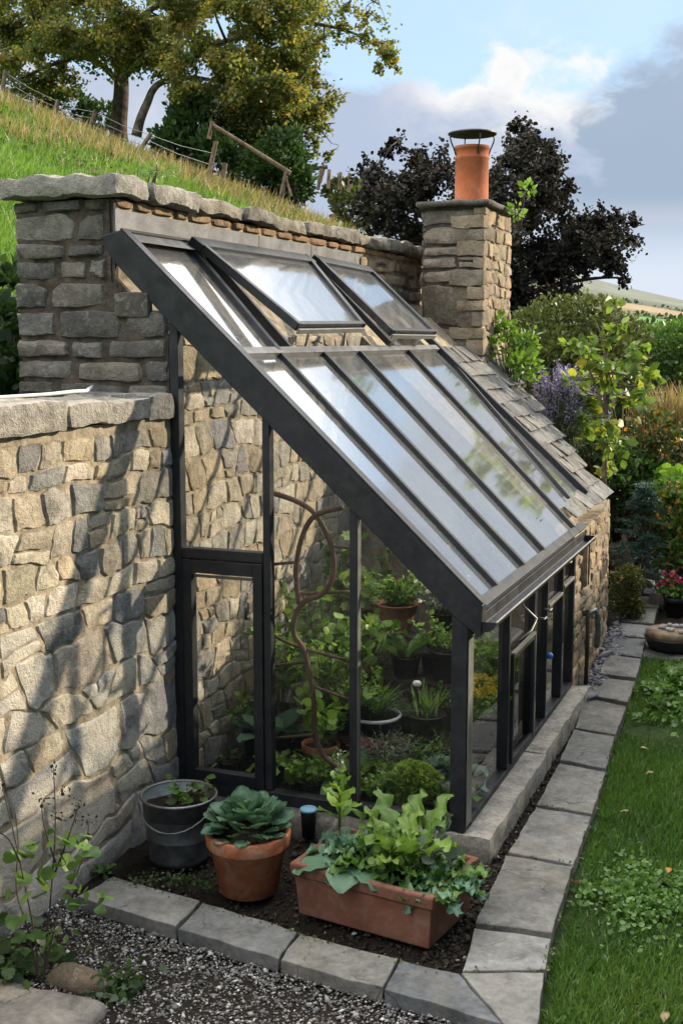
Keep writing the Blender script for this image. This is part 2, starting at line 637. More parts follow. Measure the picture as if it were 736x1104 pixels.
# three sizes of work: big irregular blocks low down, smaller courses above
stones(b, -3.1, -.005, -.16, .62, mapx(-.012), (.14, .36), (.16, .58), LOWP, .0160, .0028, .06, 11, keep=None, split=.28, res=(16, 13), round_=.05, rough=.45, jit=.9, flat=20, tilt=.2)
stones(b, -3.1, -.005, .62, 1.12, mapx(-.012), (.10, .24), (.12, .42), LOWP, .0152, .0026, .045, 12, split=.3, res=(15, 12), round_=.05, rough=.45, jit=.8, flat=20, tilt=.22)
b.m = 0
stones(b, -3.1, -.005, 1.12, 1.86, mapx(-.012), (.085, .165), (.1, .27), TAN, .0148, .0024, .03, 13, split=.2, round_=.06, jit=.6, flat=18, res=(13, 11), tilt=.25)
b.m = 1
mortar(b, -3.2, -.004, -.18, 1.9, mapx(-.012), .002, .005)
b.m = 0
crisp(b.build('masonry', [M['rubble'], M['mortar'], M['washed']], low, smooth=True))
yy = -3.15
i = 0
for y0, y1 in ((-3.15, -2.4), (-2.39, -1.72), (-1.71, -.93), (-.92, -.26), (-.25, -.005)):
    c = MB()
    col = [(.34, .32, .28), (.40, .38, .34), (.37, .34, .29), (.40, .37, .32), (.25, .24, .22)][i]
    rough_block(c, (-.47, y0, 1.895 + .01 * (i % 2)), (.035 if i < 4 else .02, y1, 2.0 + .012 * ((i * 7) % 3)), col, 3 + i, .014, .03, .014)
    o = crisp(c.build('coping_stone', M['coping'], low, smooth=True), 30)
    i += 1

# ------------------------------------------------------------------ high wall behind the greenhouse
high = empty('garden_wall', (-.45, 2.5, -.15), 'tall stone wall with capped top that the lean-to greenhouse rests against', 'wall')
b = MB()
b.m = 1
prof = [(-.86, -.2), (-.02, -.2), (-.02, 2.30), (-.31, 2.575), (-.31, 2.95), (-.86, 2.95)]
b.prism_y(prof, .0, 5.1)
b.m = 2


def shoulder(x, z):
    if x < -.31: return z < 2.95
    return z < 2.31 - (x + .02) * .9204 - .02


b.m = 2
b.prism_y([(-.845, 1.9), (-.03, 1.9), (-.03, 2.31), (-.305, 2.575), (-.305, 2.95), (-.845, 2.95)], -.012, .02)
b.m = 0
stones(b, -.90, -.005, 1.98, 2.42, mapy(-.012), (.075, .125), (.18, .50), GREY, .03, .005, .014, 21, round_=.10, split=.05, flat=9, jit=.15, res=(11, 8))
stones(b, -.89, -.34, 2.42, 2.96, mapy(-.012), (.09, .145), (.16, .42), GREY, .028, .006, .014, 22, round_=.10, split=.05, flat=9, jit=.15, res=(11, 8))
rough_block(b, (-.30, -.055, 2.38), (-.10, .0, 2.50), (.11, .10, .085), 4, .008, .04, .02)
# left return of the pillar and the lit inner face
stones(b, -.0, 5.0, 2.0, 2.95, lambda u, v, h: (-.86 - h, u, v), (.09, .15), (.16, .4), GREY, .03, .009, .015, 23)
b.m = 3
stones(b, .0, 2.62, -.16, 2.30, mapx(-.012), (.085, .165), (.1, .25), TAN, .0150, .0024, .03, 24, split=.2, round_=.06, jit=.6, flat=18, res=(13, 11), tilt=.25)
b.m = 3
# upper strip between lead flashing and coping
stones(b, .0, 5.1, 2.905, 2.965, mapx(-.305), (.055, .06), (.14, .3), [(.33, .21, .12), (.30, .19, .11), (.26, .17, .10)], .022, .006, .01, 26, split=0)
stones(b, 3.35, 5.1, 2.58, 2.905, mapx(-.305), (.08, .12), (.12, .28), CHIM, .025, .008, .012, 27, split=.05)
b.m = 1
mortar(b, .0, 2.63, -.18, 2.30, mapx(-.012), .002, .005)
b.m = 2
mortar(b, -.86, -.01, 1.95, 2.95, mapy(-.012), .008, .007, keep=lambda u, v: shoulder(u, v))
b.m = 0
crisp(b.build('masonry', [M['greystone'], M['mortar'], M['darkmortar'], M['rubble']], high, smooth=True))
y = -.10
i = 0
rg = random.Random(5)
while y < 4.95:
    L = rg.uniform(.32, .62) if i else .34
    y1 = min(y + L, 5.05)
    c = MB()
    col = rg.choice([(.30, .27, .22), (.25, .23, .20), (.34, .31, .26), (.28, .24, .19), (.36, .34, .30)])
    z0 = 2.965 + rg.uniform(-.004, .01)
    rough_block(c, (-.93 + rg.uniform(-.02, .02), y + .004, z0), (-.235 + rg.uniform(-.03, .02), y1 - .004, z0 + rg.uniform(.075, .105)), col, 20 + i, .022, .035, .02)
    o = crisp(c.build('coping_stone', M['coping'], high, smooth=True), 30)
    y = y1
    i += 1

# white cable lying on the low coping
c = MB()
P = [(-.30, -3.1, 2.045), (-.22, -2.0, 2.046), (-.20, -1.45, 2.044), (-.14, -1.15, 2.042), (-.07, -.93, 2.046), (-.05, -.78, 2.052), (-.10, -.60, 2.048), (-.25, -.35, 2.046), (-.38, -.12, 2.044)]
P = [Vector(p) for p in P]
c.tube(P, .008, 6)
cab = c.build('cable', M['whiteplastic'], None, True, loc=P[2])
tag(cab, 'white electric cable lying on top of the low wall coping', 'cable')

# ------------------------------------------------------------------ outhouse beyond the greenhouse
oh = empty('outhouse', (.9, 3.6, -.15), 'low stone outhouse with mossy slate lean-to roof beyond the greenhouse', 'outhouse')
b = MB()
b.m = 1
# wall curves away at the far end
xs = [(1.5, 2.62), (1.5, 3.1), (1.495, 3.6), (1.47, 4.1), (1.41, 4.6), (1.28, 4.95)]


def xwall(y):
    for (xa, ya), (xb, yb) in zip(xs, xs[1:]):
        if y <= yb: return xa + (xb - xa) * (y - ya) / (yb - ya)
    return xs[-1][0]


hole = (2.86, 3.22, .52, .95)


def mapo(u, v, h):
    return (xwall(u) + h - .012, u, v)


poly = [(.0, 2.625)] + [(x - .02, y) for x, y in xs] + [(.0, 4.95)]
b.slab(poly, -.2, .5)
b.slab([(.0, 3.22)] + [(xwall(y) - .02, y) for y in (3.22, 3.6, 4.1, 4.6, 4.95)] + [(.0, 4.95)], .5, .99)
b.slab([(.0, 2.625), (xwall(2.7) - .02, 2.625), (xwall(2.86) - .02, 2.86), (.0, 2.86)], .5, .99)
b.slab([(.0, 2.86), (1.30, 2.86), (1.30, 3.22), (.0, 3.22)], .5, .99)
# gable up to the roof line
yq = lambda x: 4.85 - (x - .30) * (4.85 - 3.78) / 1.15 - .05
q8 = [(0, .9), (1.36, .9), (1.36, roofz(1.36) - .05), (0, roofz(0) - .05)]
b.add([(x_, 3.3, z_) for x_, z_ in q8] + [(x_, yq(x_), z_) for x_, z_ in q8], [(0, 1, 2, 3), (7, 6, 5, 4), (0, 4, 5, 1), (1, 5, 6, 2), (2, 6, 7, 3), (3, 7, 4, 0)])
b.prism_y([(.0, .98), (1.4, .98), (1.3, roofz(1.3) - .2), (.0, roofz(0) - .2)], 2.63, 3.3)
b.m = 0
OUT = [(.34, .25, .16), (.30, .22, .14), (.38, .29, .19), (.27, .21, .15), (.31, .24, .17), (.25, .2, .15)]
stones(b, 2.63, 4.95, -.16, 1.0, mapo, (.07, .14), (.1, .26), OUT, .018, .0035, .025, 31, round_=.22, split=.2, keep=lambda u, v: not (hole[0] - .02 < u < hole[1] + .02 and hole[2] < v < hole[3]), jit=.5)
b.m = 1
mortar(b, 2.63, 4.95, -.18, .99, mapo, .003, .006, keep=lambda u, v: not (hole[0] - .04 < u < hole[1] + .04 and hole[2] - .02 < v < hole[3] + .02))
crisp(b.build('wall', [M['rubble'], M['mortar']], oh, smooth=True))
c = MB()
for k, (z0, z1) in enumerate(((.53, .62), (.63, .76), (.77, .90))):
    rough_block(c, (1.28, 2.9, z0), (1.36 + .02 * k, 3.2, z1), (1, 1, 1), 60 + k, .008, .05, .012)
c.build('brick_infill', M['brick'], oh, smooth=True)
c = MB()
c.add([(1.30, 2.86, .60), (1.30, 3.22, .60), (1.51, 3.24, .50), (1.51, 2.84, .50), (1.30, 2.86, .5), (1.3, 3.22, .5), (1.5, 3.24, .46), (1.5, 2.84, .46)],
      [(0, 3, 2, 1), (3, 7, 6, 2), (0, 4, 7, 3), (1, 2, 6, 5)], (.22, .22, .19))
c.build('sill', M['coping'], oh)
# water tap with its short hose
c = MB()
c.tube([(1.50, 2.94, .41), (1.56, 2.95, .42), (1.585, 2.96, .44), (1.60, 2.97, .40), (1.60, 3.02, .27), (1.585, 3.06, .16)], [.02, .02, .02, .018, .02, .022], 8)
c.build('tap', M['zinc'], oh, True)
c = MB()
c.tube([(1.545, 2.9, .45), (1.55, 2.9, .2), (1.545, 2.9, -.1)], .014, 8)
c.build('water_pipe', M['rust'], oh, True)
# slates: overlapping rows laid down the slope
c = MB()
rg = random.Random(9)


def slate(x_top, y0, y1, length, lift, col):
    n = Vector((SLOPE, 0, 1)).normalized()
    d = Vector((1, 0, -SLOPE)).normalized()
    p = Vector((x_top, 0, roofz(x_top)))
    a = p + n * lift
    e = p + d * length + n * (lift + .013)
    th = n * .009
    j = [Vector((rg.uniform(-.016, .016), rg.uniform(-.012, .012), rg.uniform(-.005, .006))) for _ in range(4)]
    q = [a + Vector((0, y0, 0)) + j[0], a + Vector((0, y1, 0)) + j[1], e + Vector((0, y1, 0)) + j[2], e + Vector((0, y0, 0)) + j[3]]
    c.add(q + [v - th for v in q], [(0, 3, 2, 1), (0, 1, 5, 4), (1, 2, 6, 5), (2, 3, 7, 6), (3, 0, 4, 7), (4, 5, 6, 7)], col)


x = .30
row = 0
while x < 1.44:
    yr = 4.85 - (x - .30) * (4.85 - 3.78) / 1.15
    ys = 3.345 if x < 1.34 else 2.64
    y0 = ys + (0 if row % 2 else -.0)
    first = True
    while y0 < yr:
        w = rg.uniform(.14, .27)
        if first and row % 2: w *= .6
        first = False
        k = rg.uniform(.75, 1.2)
        base = rg.choice([(.165, .165, .162), (.14, .14, .14), (.19, .185, .175), (.155, .148, .138)])
        slate(x, y0 + .002, y0 + w - .002, .18 if x < 1.33 else .17, .0 + rg.uniform(0, .004), tuple(v * k for v in base))
        y0 += w
    x += .108
    row += 1
c.build('slate_roof', M['slate'], oh)

# ------------------------------------------------------------------ chimney
ch = empty('chimney', (.2, 4.7, 1.9), 'square stone chimney stack with orange clay pot and flat black cowl', 'chimney')
b = MB()
cx0, cx1, cy0, cy1 = -.07, .42, 4.2, 5.15
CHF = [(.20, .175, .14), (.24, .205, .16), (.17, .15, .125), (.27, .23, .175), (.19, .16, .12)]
b.m = 1
b.box((cx0 + .02, cy0 + .02, 1.7), (cx1 - .02, cy1 - .02, 3.31))
b.m = 0
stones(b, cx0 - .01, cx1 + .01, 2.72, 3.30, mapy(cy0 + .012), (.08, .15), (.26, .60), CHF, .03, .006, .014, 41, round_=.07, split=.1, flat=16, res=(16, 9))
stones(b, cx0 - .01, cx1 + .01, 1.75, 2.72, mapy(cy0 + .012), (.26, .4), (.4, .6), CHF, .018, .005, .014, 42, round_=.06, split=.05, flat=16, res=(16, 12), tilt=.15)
b.m = 2
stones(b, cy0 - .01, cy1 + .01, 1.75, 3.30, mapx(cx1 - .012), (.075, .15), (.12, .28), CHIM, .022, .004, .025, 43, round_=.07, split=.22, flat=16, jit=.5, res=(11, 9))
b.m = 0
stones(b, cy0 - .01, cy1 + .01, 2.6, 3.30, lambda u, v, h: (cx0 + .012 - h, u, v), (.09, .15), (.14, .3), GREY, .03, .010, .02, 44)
# corner stones hide the arris
z = 1.95
k = 0
while z < 3.26:
    h = .09 + .05 * ((k * 37) % 5) / 5
    rough_block(b, (cx1 - (.07, .20, .11, .26)[k % 4], cy0 - .022, z), (cx1 + .022, cy0 + (.16, .08, .2, .1)[k % 4], min(z + h - .008, 3.30)), [(.30, .245, .17), (.24, .205, .155), (.34, .27, .19)][k % 3], 70 + k, .014, .03, .01)
    z += h
    k += 1
b.m = 3
mortar(b, cy0, cy1, 1.75, 3.31, mapx(cx1 - .012), .004, .005)
b.m = 1
mortar(b, cx0, cx1, 1.75, 3.31, mapy(cy0 + .012), .006, .006)
crisp(b.build('stack', [M['greystone'], M['darkmortar'], M['rubble'], M['mortar']], ch, smooth=True))
c = MB()
rough_block(c, (cx0 - .045, cy0 - .06, 3.315), (cx1 + .055, cy1 + .05, 3.36), (.13, .12, .105), 90, .010, .05, .015)
c.build('capping_slab', M['greystone'], ch, smooth=True)
PC = (.215, 4.60, 3.355)
c = MB()
c.lathe([(.0, .0), (.150, .0), (.150, .035), (.137, .045), (.135, .36), (.141, .37), (.141, .385), (.136, .392), (.136, .44), (.143, .447), (.143, .472), (.125, .475), (.118, .45), (.115, .1), (0, .1)], PC, 40)
pot = c.build('chimney_pot', M['chimneypot'], ch, True)
c = MB()
c.lathe([(0, .575), (.10, .573), (.19, .560), (.197, .566), (.197, .576), (.185, .584), (.1, .598), (0, .602)], PC, 40)
cw = c.build('cowl', M['blackplastic'], pot, True)
c = MB()
for k in range(4):
    a = .6 + k * math.pi / 2
    ca, sa = math.cos(a), math.sin(a)
    pts = []
    for r, zz in ((.139, .40), (.155, .45), (.178, .50), (.188, .535), (.178, .57)):
        pts.append((PC[0] + r * ca, PC[1] + r * sa, PC[2] + zz))
    s = MB()
    s.tube(pts, .006, 6)
    s.build('cowl_stay', M['blackplastic'], pot, True)

# ------------------------------------------------------------------ greenhouse
gh = empty('greenhouse', (.75, 1.3, 0), 'small lean-to greenhouse with charcoal metal frame and sloping glass roof', 'greenhouse')


def gbar(name, a, b_, w, h, mat='frame', up=(0, 0, 1), bevel=.003, parent=None):
    c = MB()
    c.bar(a, b_, w, h, up)
    return c.build(name, M[mat], parent or gh, bevel=bevel)


def gbox(name, lo, hi, mat='frame', bevel=.003, parent=None):
    c = MB()
    c.box(lo, hi)
    return c.build(name, M[mat], parent or gh, bevel=bevel)


def pane(name, corners, mat='glass', parent=None, th=.004):
    """thin sheet of glass: one face at its true place"""
    c = MB()
    c.add(corners, [tuple(range(len(corners)))])
    return c.build(name, M[mat], parent or gh)


ru = lambda x: HR - SLOPE * x
# gable posts
X1, X2 = .505, .95
for (xa, xb, ya, yb) in ((-.004, .044, -.028, .03), (X1 - .019, X1 + .019, -.024, .028), (X2 - .019, X2 + .019, -.024, .028)):
    c = MB()
    c.prism_y([(xa, .062), (xb, .062), (xb, ru(xb) + .03), (xa, ru(xa) + .03)], ya, yb)
    c.build('post', M['frame'], gh, bevel=.003)
c = MB()
c.prism_y([(1.434, .0), (1.510, .0), (1.510, .99), (1.434, 1.055)], -.034, .055)
c.build('corner_post', M['frame'], gh, bevel=.004)
gbox('bottom_rail', (-.004, -.032, .0), (1.432, .034, .06))
# big gable rafter
c = MB()
c.prism_y([(-.36, 2.775), (-.25, 2.80), (1.578, 1.088), (1.572, .935), (1.45, 1.024), (0, HR + .014), (-.30, HR + .30 * SLOPE + .03)], -.040, .028)
raf = c.build('gable_rafter', M['frame'], gh, bevel=.004)
c = MB()
d = Vector((1, 0, -SLOPE)).normalized()
nrm = Vector((SLOPE, 0, 1)).normalized()
a = Vector((-.25, -.012, 2.803)) + nrm * .004
e = Vector((1.578, -.012, 1.092)) + nrm * .004
c.bar(a, e, .062, .010, nrm)
c.build('cover_strip', M['frame'], raf, bevel=.002)
for k in range(9):
    t = (k + .4) / 9
    p = a.lerp(e, t) - nrm * .09
    c = MB()
    c.lathe([(0, 0), (.005, 0), (.005, .0015), (0, .002)], (0, 0, 0), 10)
    c.v = [(p.x + v[0], -.040 - v[2], p.z + v[1]) for v in c.v]
    c.build('screw', M['frame'], raf)
# fixed gable panes
gy = .004
pane('glass_pane', [(.044, gy, 1.255), (X1 - .019, gy, 1.255), (X1 - .019, gy, ru(X1 - .02)), (.044, gy, ru(.044))])
pane('glass_pane', [(X1 + .019, gy, .06), (X2 - .019, gy, .06), (X2 - .019, gy, ru(X2 - .02)), (X1 + .019, gy, ru(X1 + .02))])
pane('glass_pane', [(X2 + .019, gy, .06), (1.434, gy, .06), (1.434, gy, ru(1.434)), (X2 + .019, gy, ru(X2 + .02))])
gbox('transom', (.046, -.026, 1.205), (X1 - .021, .03, 1.255))
# door
dl, dr, dz0, dz1 = .048, X1 - .022, .064, 1.20
c = MB()
c.box((dl, -.034, dz0), (dl + .05, .02, dz1))
c.box((dr - .05, -.034, dz0), (dr, .02, dz1))
c.box((dl + .05, -.034, dz1 - .066), (dr - .05, .02, dz1))
c.box((dl + .05, -.034, dz0), (dr - .05, .02, dz0 + .06))
dj = empty('door', (.26, 0, .06), None, None)
dj.parent = gh
dj.matrix_parent_inverse.identity()
dj.location = Vector((.26, 0, .06)) - gh.location
fr = c.build('door_frame', M['frame'], dj, bevel=.003)
pane('door_pane', [(dl + .05, -.004, dz0 + .06), (dr - .05, -.004, dz0 + .06), (dr - .05, -.004, dz1 - .066), (dl + .05, -.004, dz1 - .066)], 'glass', dj)
c = MB()
c.bar((dl + .055, .0, dz1 - .085), (dr - .055, .0, dz1 - .085), .012, .014)
c.build('blind_rail', M['frame2'], dj)
c = MB()
c.tube([(dr - .075, -.034, .93), (dr - .075, -.06, .93), (dr - .075, -.062, .99)], .006, 8)
c.build('handle', M['frame'], dj, True)

# ---- roof
RO = .15


def rp(x, y, o=0.0):
    """point on the roof plane, o above it (along the normal)"""
    return Vector((x, y, roofz(x, RO))) + nrm * o


def rpix(px, py, o=0.0):
    p = onroof(px, py, RO)
    return Vector(p) + nrm * o


XT, XE = -.33, 1.53
XM = .32
YR = 3.31
# bars (measured where they run)
ends = [((297, 380), (530, 630), .030), ((345, 380), (560, 608), .038), ((385, 380), (578, 588), .030), ((437, 378), (610, 563), .038), ((480, 385), (612, 539), .026)]
ylow, yup = [], []
for i, (p, q, w) in enumerate(ends):
    a, e = rpix(*p), rpix(*q)
    t0 = (XM - a.x) / (e.x - a.x)
    xe = XE if i < 4 else 1.40
    t1 = (xe - a.x) / (e.x - a.x)
    A, E_ = a.lerp(e, t0), a.lerp(e, t1)
    yup.append(A.y)
    ylow.append(E_.y)
    gbar('glazing_bar', A + nrm * .012, E_ + nrm * .012, w, .027, 'frame', nrm)
print('bars upper', [round(v, 2) for v in yup], 'lower', [round(v, 2) for v in ylow])
yu = [.03] + yup + [YR]
yl = [.03] + ylow + [YR]
for i in range(len(yu) - 1):
    xe = XE if i < 4 else (XE if i == 3 else 1.20)
    if i >= 4: xe = 1.42
    pane('roof_pane', [rp(XM, yu[i]), rp(XM, yu[i + 1]), rp(xe, yl[i + 1]), rp(xe, yl[i])], 'roofglass')
# right hand edge bar
gbar('edge_bar', rp(XT, YR + .02, .015), rp(1.43, YR + .02, .015), .05, .045, 'frame', nrm)
gbar('eave_rail', (XE + .015, -.02, roofz(XE + .015) + .0), (XE + .015, 2.62, roofz(XE + .015) + .0), .05, .03, 'frame', nrm)
gbar('purlin', rp(XM, .03, .004), rp(XM, YR, .004), .046, .045, 'lead', nrm)
gbar('ridge_rail', rp(XT, .03, .01), rp(XT, YR + .05, .01), .07, .05, 'frame', nrm)
# upper bays: fixed side light, two opening vents
fix = [(.03, .03, .60, .52)]
gbar('glazing_bar', rp(XT, .72, .01), rp(XM, yup[0], .01), .04, .04, 'frame', nrm)
gbar('glazing_bar', rp(XT, 2.52, .0), rp(XM, 2.42, .0), .04, .04, 'frame', nrm)
gbar('inner_bar', rp(XT, .98, -.03), rp(XM, .80, -.03), .03, .05, 'frame', nrm)
pane('roof_pane', [rp(XT, .05), rp(XT, .71), rp(XM, yup[0]), rp(XM, .05)], 'roofglass')
ang = R(7.0)
sl2 = math.tan(math.atan(SLOPE) - ang)
hx, hz = XT, roofz(XT) + .055
n2 = Vector((sl2, 0, 1)).normalized()


def onvent(px, py):
    r = ray(px, py)
    n = np.array([sl2, 0, 1.0])
    d = sl2 * hx + hz
    return Vector(CAM + r * (d - n @ CAM) / (n @ r))


for vi, q in enumerate(([(207, 259), (331, 278), (391, 352), (320, 353)], [(338, 278), (396, 290), (468, 360), (421, 359)])):
    P4 = [onvent(*p) for p in q]
    print('vent', [tuple(round(c_, 2) for c_ in p) for p in P4])
    ve = empty('roof_vent', (0, 0, 0), None, None)
    ve.parent = gh
    ve.location = (P4[0] + P4[1]) / 2 - gh.location
    ve['label'] = ['open roof vent nearest the gable', 'open roof vent nearest the chimney'][vi]
    ctr = sum(P4, Vector((0, 0, 0))) / 4
    ins = [p.lerp(ctr, .0) for p in P4]
    c = MB()
    for i in range(4):
        a, e = P4[i], P4[(i + 1) % 4]
        w = [.085, .042, .03, .042][i]
        inn = (ctr - (a + e) / 2).normalized()
        dd = (e - a).normalized()
        ext = .0 if i in (0, 2) else -.0
        c.bar(a + inn * w / 2 + n2 * (.002 * (i % 2)), e + inn * w / 2 + n2 * (.002 * (i % 2)), w, .045, n2)
    c.build('vent_frame', M['frame'], ve, bevel=.003)
    c = MB()
    a, e = P4[3], P4[2]
    c.bar(a - n2 * .012 + Vector((.012, 0, -.011)), e - n2 * .012 + Vector((.012, 0, -.011)), .012, .03, n2)
    c.build('drip_edge', M['frame2'], ve, bevel=.002)
    pane('vent_pane', [p + n2 * .004 for p in P4], 'roofglass', ve)
    for t in (.2, .75):
        s = P4[3].lerp(P4[2], t) - n2 * .03
        c = MB()
        c.bar(s, (XM - .02, s.y + .12, roofz(XM - .02)), .012, .006)
        c.build('vent_stay', M['frame2'], ve)
# lead flashing against the wall
c = MB()
yb = -.015
while yb < 3.36:
    y1 = min(yb + .82, 3.40)
    c.box((-.306, yb, roofz(-.31) - .02), (-.2955 + .002 * int(yb * 3 % 2), y1 - .006, 2.905))
    c.add([(-.2935, yb, 2.80), (-.2935, y1 - .006, 2.80), (-.22, y1 - .006, roofz(-.22) + .05), (-.22, yb, roofz(-.22) + .05)], [(0, 1, 2, 3)])
    yb = y1
c.build('flashing', M['lead'], gh)
# gutter
c = MB()
gr, gx_, gz_ = .047, 1.592, 1.012
n = 12
vs, fs = [], []
for yy_ in (-.03, 2.60):
    for k in range(n + 1):
        a = math.pi + math.pi * k / n
        vs.append((gx_ + gr * math.cos(a), yy_, gz_ + gr * math.sin(a)))
    for k in range(n, -1, -1):
        a = math.pi + math.pi * k / n
        vs.append((gx_ + (gr - .006) * math.cos(a), yy_, gz_ + (gr - .006) * math.sin(a)))
m = 2 * (n + 1)
for k in range(m):
    fs.append((k, (k + 1) % m, m + (k + 1) % m, m + k))
c.add(vs, fs)
for s in (0, 1):
    c.add([vs[s * m + k] for k in range(n + 1)], [tuple(range(n + 1))])
c.build('gutter', M['frame'], gh, smooth=False)
gbar('fascia_strip', (1.556, -.02, 1.0), (1.556, 2.6, 1.0), .012, .07, 'frame', (0, 0, 1))
gbar('gutter_highlight', (1.640, -.03, 1.012), (1.640, 2.6, 1.012), .009, .009, 'frame2', (0, 0, 1))  # pale strip on the gutter lip: its sky-lit highlight put into the colour
# ---- long glazed side
gbox('side_plate', (1.452, .057, .925), (1.512, 2.6, .985))
gbox('side_bottom_rail', (1.452, .057, .0), (1.512, 2.6, .035))
ms = [.78, 1.38, 1.72, 2.18, 2.56]
for i, y in enumerate(ms):
    w = [.03, .036, .026, .026, .045][i]
    gbox('mullion', (1.455, y - w / 2, .037), (1.514, y + w / 2, .923))
edges = [.055] + ms
for i in range(len(ms)):
    pane('side_pane', [(1.484, edges[i], .03), (1.484, edges[i + 1], .03), (1.484, edges[i + 1], .93), (1.484, edges[i], .93)], 'sideglass')
# low opening sash with a pale edge, standing a little proud
c = MB()
y0, y1, z0, z1 = .83, 1.345, .045, .64
for lo, hi in (((1.505, y0, z0), (1.525, y0 + .025, z1)), ((1.505, y1 - .03, z0), (1.525, y1, z1)), ((1.505, y0 + .025, z1 - .028), (1.525, y1 - .03, z1)), ((1.505, y0 + .025, z0), (1.525, y1 - .03, z0 + .025))):
    c.box(lo, hi)
sash = c.build('side_sash', M['frame'], gh, bevel=.003)
c = MB()
c.box((1.508, y0, z1 + .001), (1.530, y1, z1 + .011))
c.box((1.526, y1 - .016, z0), (1.530, y1 - .004, z1))
c.build('sash_edge', M['frame2'], sash)
gbox('sash_rail', (1.49, 1.75, .70), (1.52, 2.15, .72), 'frame2')
gbox('sash_rail', (1.49, 2.20, .73), (1.52, 2.53, .75), 'frame2')
c = MB()
c.tube([(1.515, 1.0, .68), (1.56, 1.08, .72), (1.56, 1.2, .76), (1.515, 1.05, .86)], .006, 6)
c.build('window_stay', M['frame2'], gh, True)
for y, z in ((1.47, .70), (1.62, .72), (2.2, .9)):
    c = MB()
    c.tube([(1.515, y, z), (1.55, y, z), (1.553, y, z + .0)], .006, 6)
    c.tube([(1.55, y - .035, z), (1.55, y + .035, z)], .006, 6)
    c.build('catch', M['frame2'], gh, True)
c = MB()
kp = onx(592, 707, 1.525)
c.lathe([(0, -.02), (.012, -.017), (.02, -.006), (.021, .004), (.015, .016), (0, .021)], kp, 16)
o = c.build('knob', M['blueplastic'], gh, True)
o['label'] = 'bright blue round knob'
# corner beading and gable sealing strip
gbox('pale_seal', (1.5135, -.030, .03), (1.5165, .052, .92), 'frame2', 0)
gbox('pale_seal', (X2 + .0195, -.020, .07), (X2 + .0225, .02, ru(X2) - .02), 'frame2', 0)

# stone plinths
pl = MB()
rough_block(pl, (1.36, -.05, -.16), (1.635, 1.2, -.002), (.33, .31, .275), 101, .010, .035, .012)
o = pl.build('stone_plinth', M['rubble'], None, True, loc=(1.5, .6, -.16))
crisp(o, 30)
tag(o, 'pale stone plinth block under the near half of the glazed side', 'plinth')
pl = MB()
rough_block(pl, (1.36, 1.205, -.16), (1.625, 2.63, -.004), (.33, .31, .27), 102, .010, .035, .012)
o = pl.build('stone_plinth', M['rubble'], None, True, loc=(1.5, 1.9, -.16))
crisp(o, 30)
tag(o, 'pale stone plinth block under the far half of the glazed side, reaching the outhouse', 'plinth')
pl = MB()
rough_block(pl, (-.0, -.10, -.16), (1.355, .08, -.004), (.14, .13, .115), 103, .012, .05, .025)
o = pl.build('stone_plinth', M['rubble'], None, True, loc=(.7, 0, -.16))
tag(o, 'dark stone plinth under the gable and its door, behind the pots', 'plinth')

# rusty trellis just inside the middle pane
tr = empty('trellis', (.72, .1, .06), 'rusty iron trellis of curved rods behind the middle gable pane', 'trellis')


def zt(zx, zy, y=.10):
    return ony(180 + zx / 2.165, 540 + zy / 2.165, y)


def spline(pts, n=6):
    pts = [Vector(p) for p in pts]
    out = []
    for i in range(len(pts) - 1):
        p0, p1, p2, p3 = pts[max(i - 1, 0)], pts[i], pts[i + 1], pts[min(i + 2, len(pts) - 1)]
        for k in range(n):
            t = k / n
            out.append(.5 * ((2 * p1) + (-p0 + p2) * t + (2 * p0 - 5 * p1 + 4 * p2 - p3) * t * t + (-p0 + 3 * p1 - 3 * p2 + p3) * t ** 3))
    out.append(pts[-1])
    return out


curves = [[(240, -20), (300, 0), (345, 30), (378, 90), (390, 150), (380, 195), (355, 222), (325, 232), (302, 262), (296, 310), (318, 345), (332, 400), (343, 470), (345, 540), (368, 598), (418, 634)],
          [(410, 15), (345, 35), (315, 85), (302, 150), (303, 200), (309, 240)]]
for cv in curves:
    c = MB()
    c.tube(spline([zt(*p) for p in cv]), .0135, 8)
    c.build('curved_rod', M['rust'], tr, True)
for cv in ([(225, 150), (300, 143)], [(303, 217), (425, 212)], [(240, 308), (298, 338), (420, 372)], [(240, 386), (326, 376)], [(340, 432), (425, 464)], [(240, 556), (342, 546)], [(380, 105), (425, 110)]):
    c = MB()
    c.tube(spline([zt(*p, .112) for p in cv]), .008, 8)
    c.build('cross_rod', M['rust'], tr, True)

# ------------------------------------------------------------------ plants: tools
npr = np.random.default_rng(12)
T_OVAL = (np.array([(0, 0, 0), (.30, .28, .05), (.33, .62, .03), (0, 1, -.08), (-.33, .62, .03), (-.30, .28, .05), (0, .5, -.03)]), [(0, 1, 6), (1, 2, 6), (2, 3, 6), (3, 4, 6), (4, 5, 6), (5, 0, 6)])
T_ROUND = (np.array([(0, 0, 0), (.42, .2, .08), (.52, .6, .07), (.28, .95, .0), (-.28, .95, .0), (-.52, .6, .07), (-.42, .2, .08), (0, .55, -.05)]), [(0, 1, 7), (1, 2, 7), (2, 3, 7), (3, 4, 7), (4, 5, 7), (5, 6, 7), (6, 0, 7)])
T_NEEDLE = (np.array([(-.06, 0, 0), (.06, 0, 0), (.05, .6, .03), (0, 1, -.03), (-.05, .6, .03)]), [(0, 1, 2, 4), (2, 3, 4)])
T_SMALL = (np.array([(0, 0, 0), (.34, .5, .06), (0, 1, -.05), (-.34, .5, .06)]), [(0, 1, 2), (0, 2, 3)])
_lb = []
for k in range(11):  # lobed leaf outline
    a = -2.5 + 5.0 * k / 10
    r = .55 if k % 2 == 0 else .34
    _lb.append((r * math.sin(a), .5 + r * math.cos(a), .05 * (k % 2)))
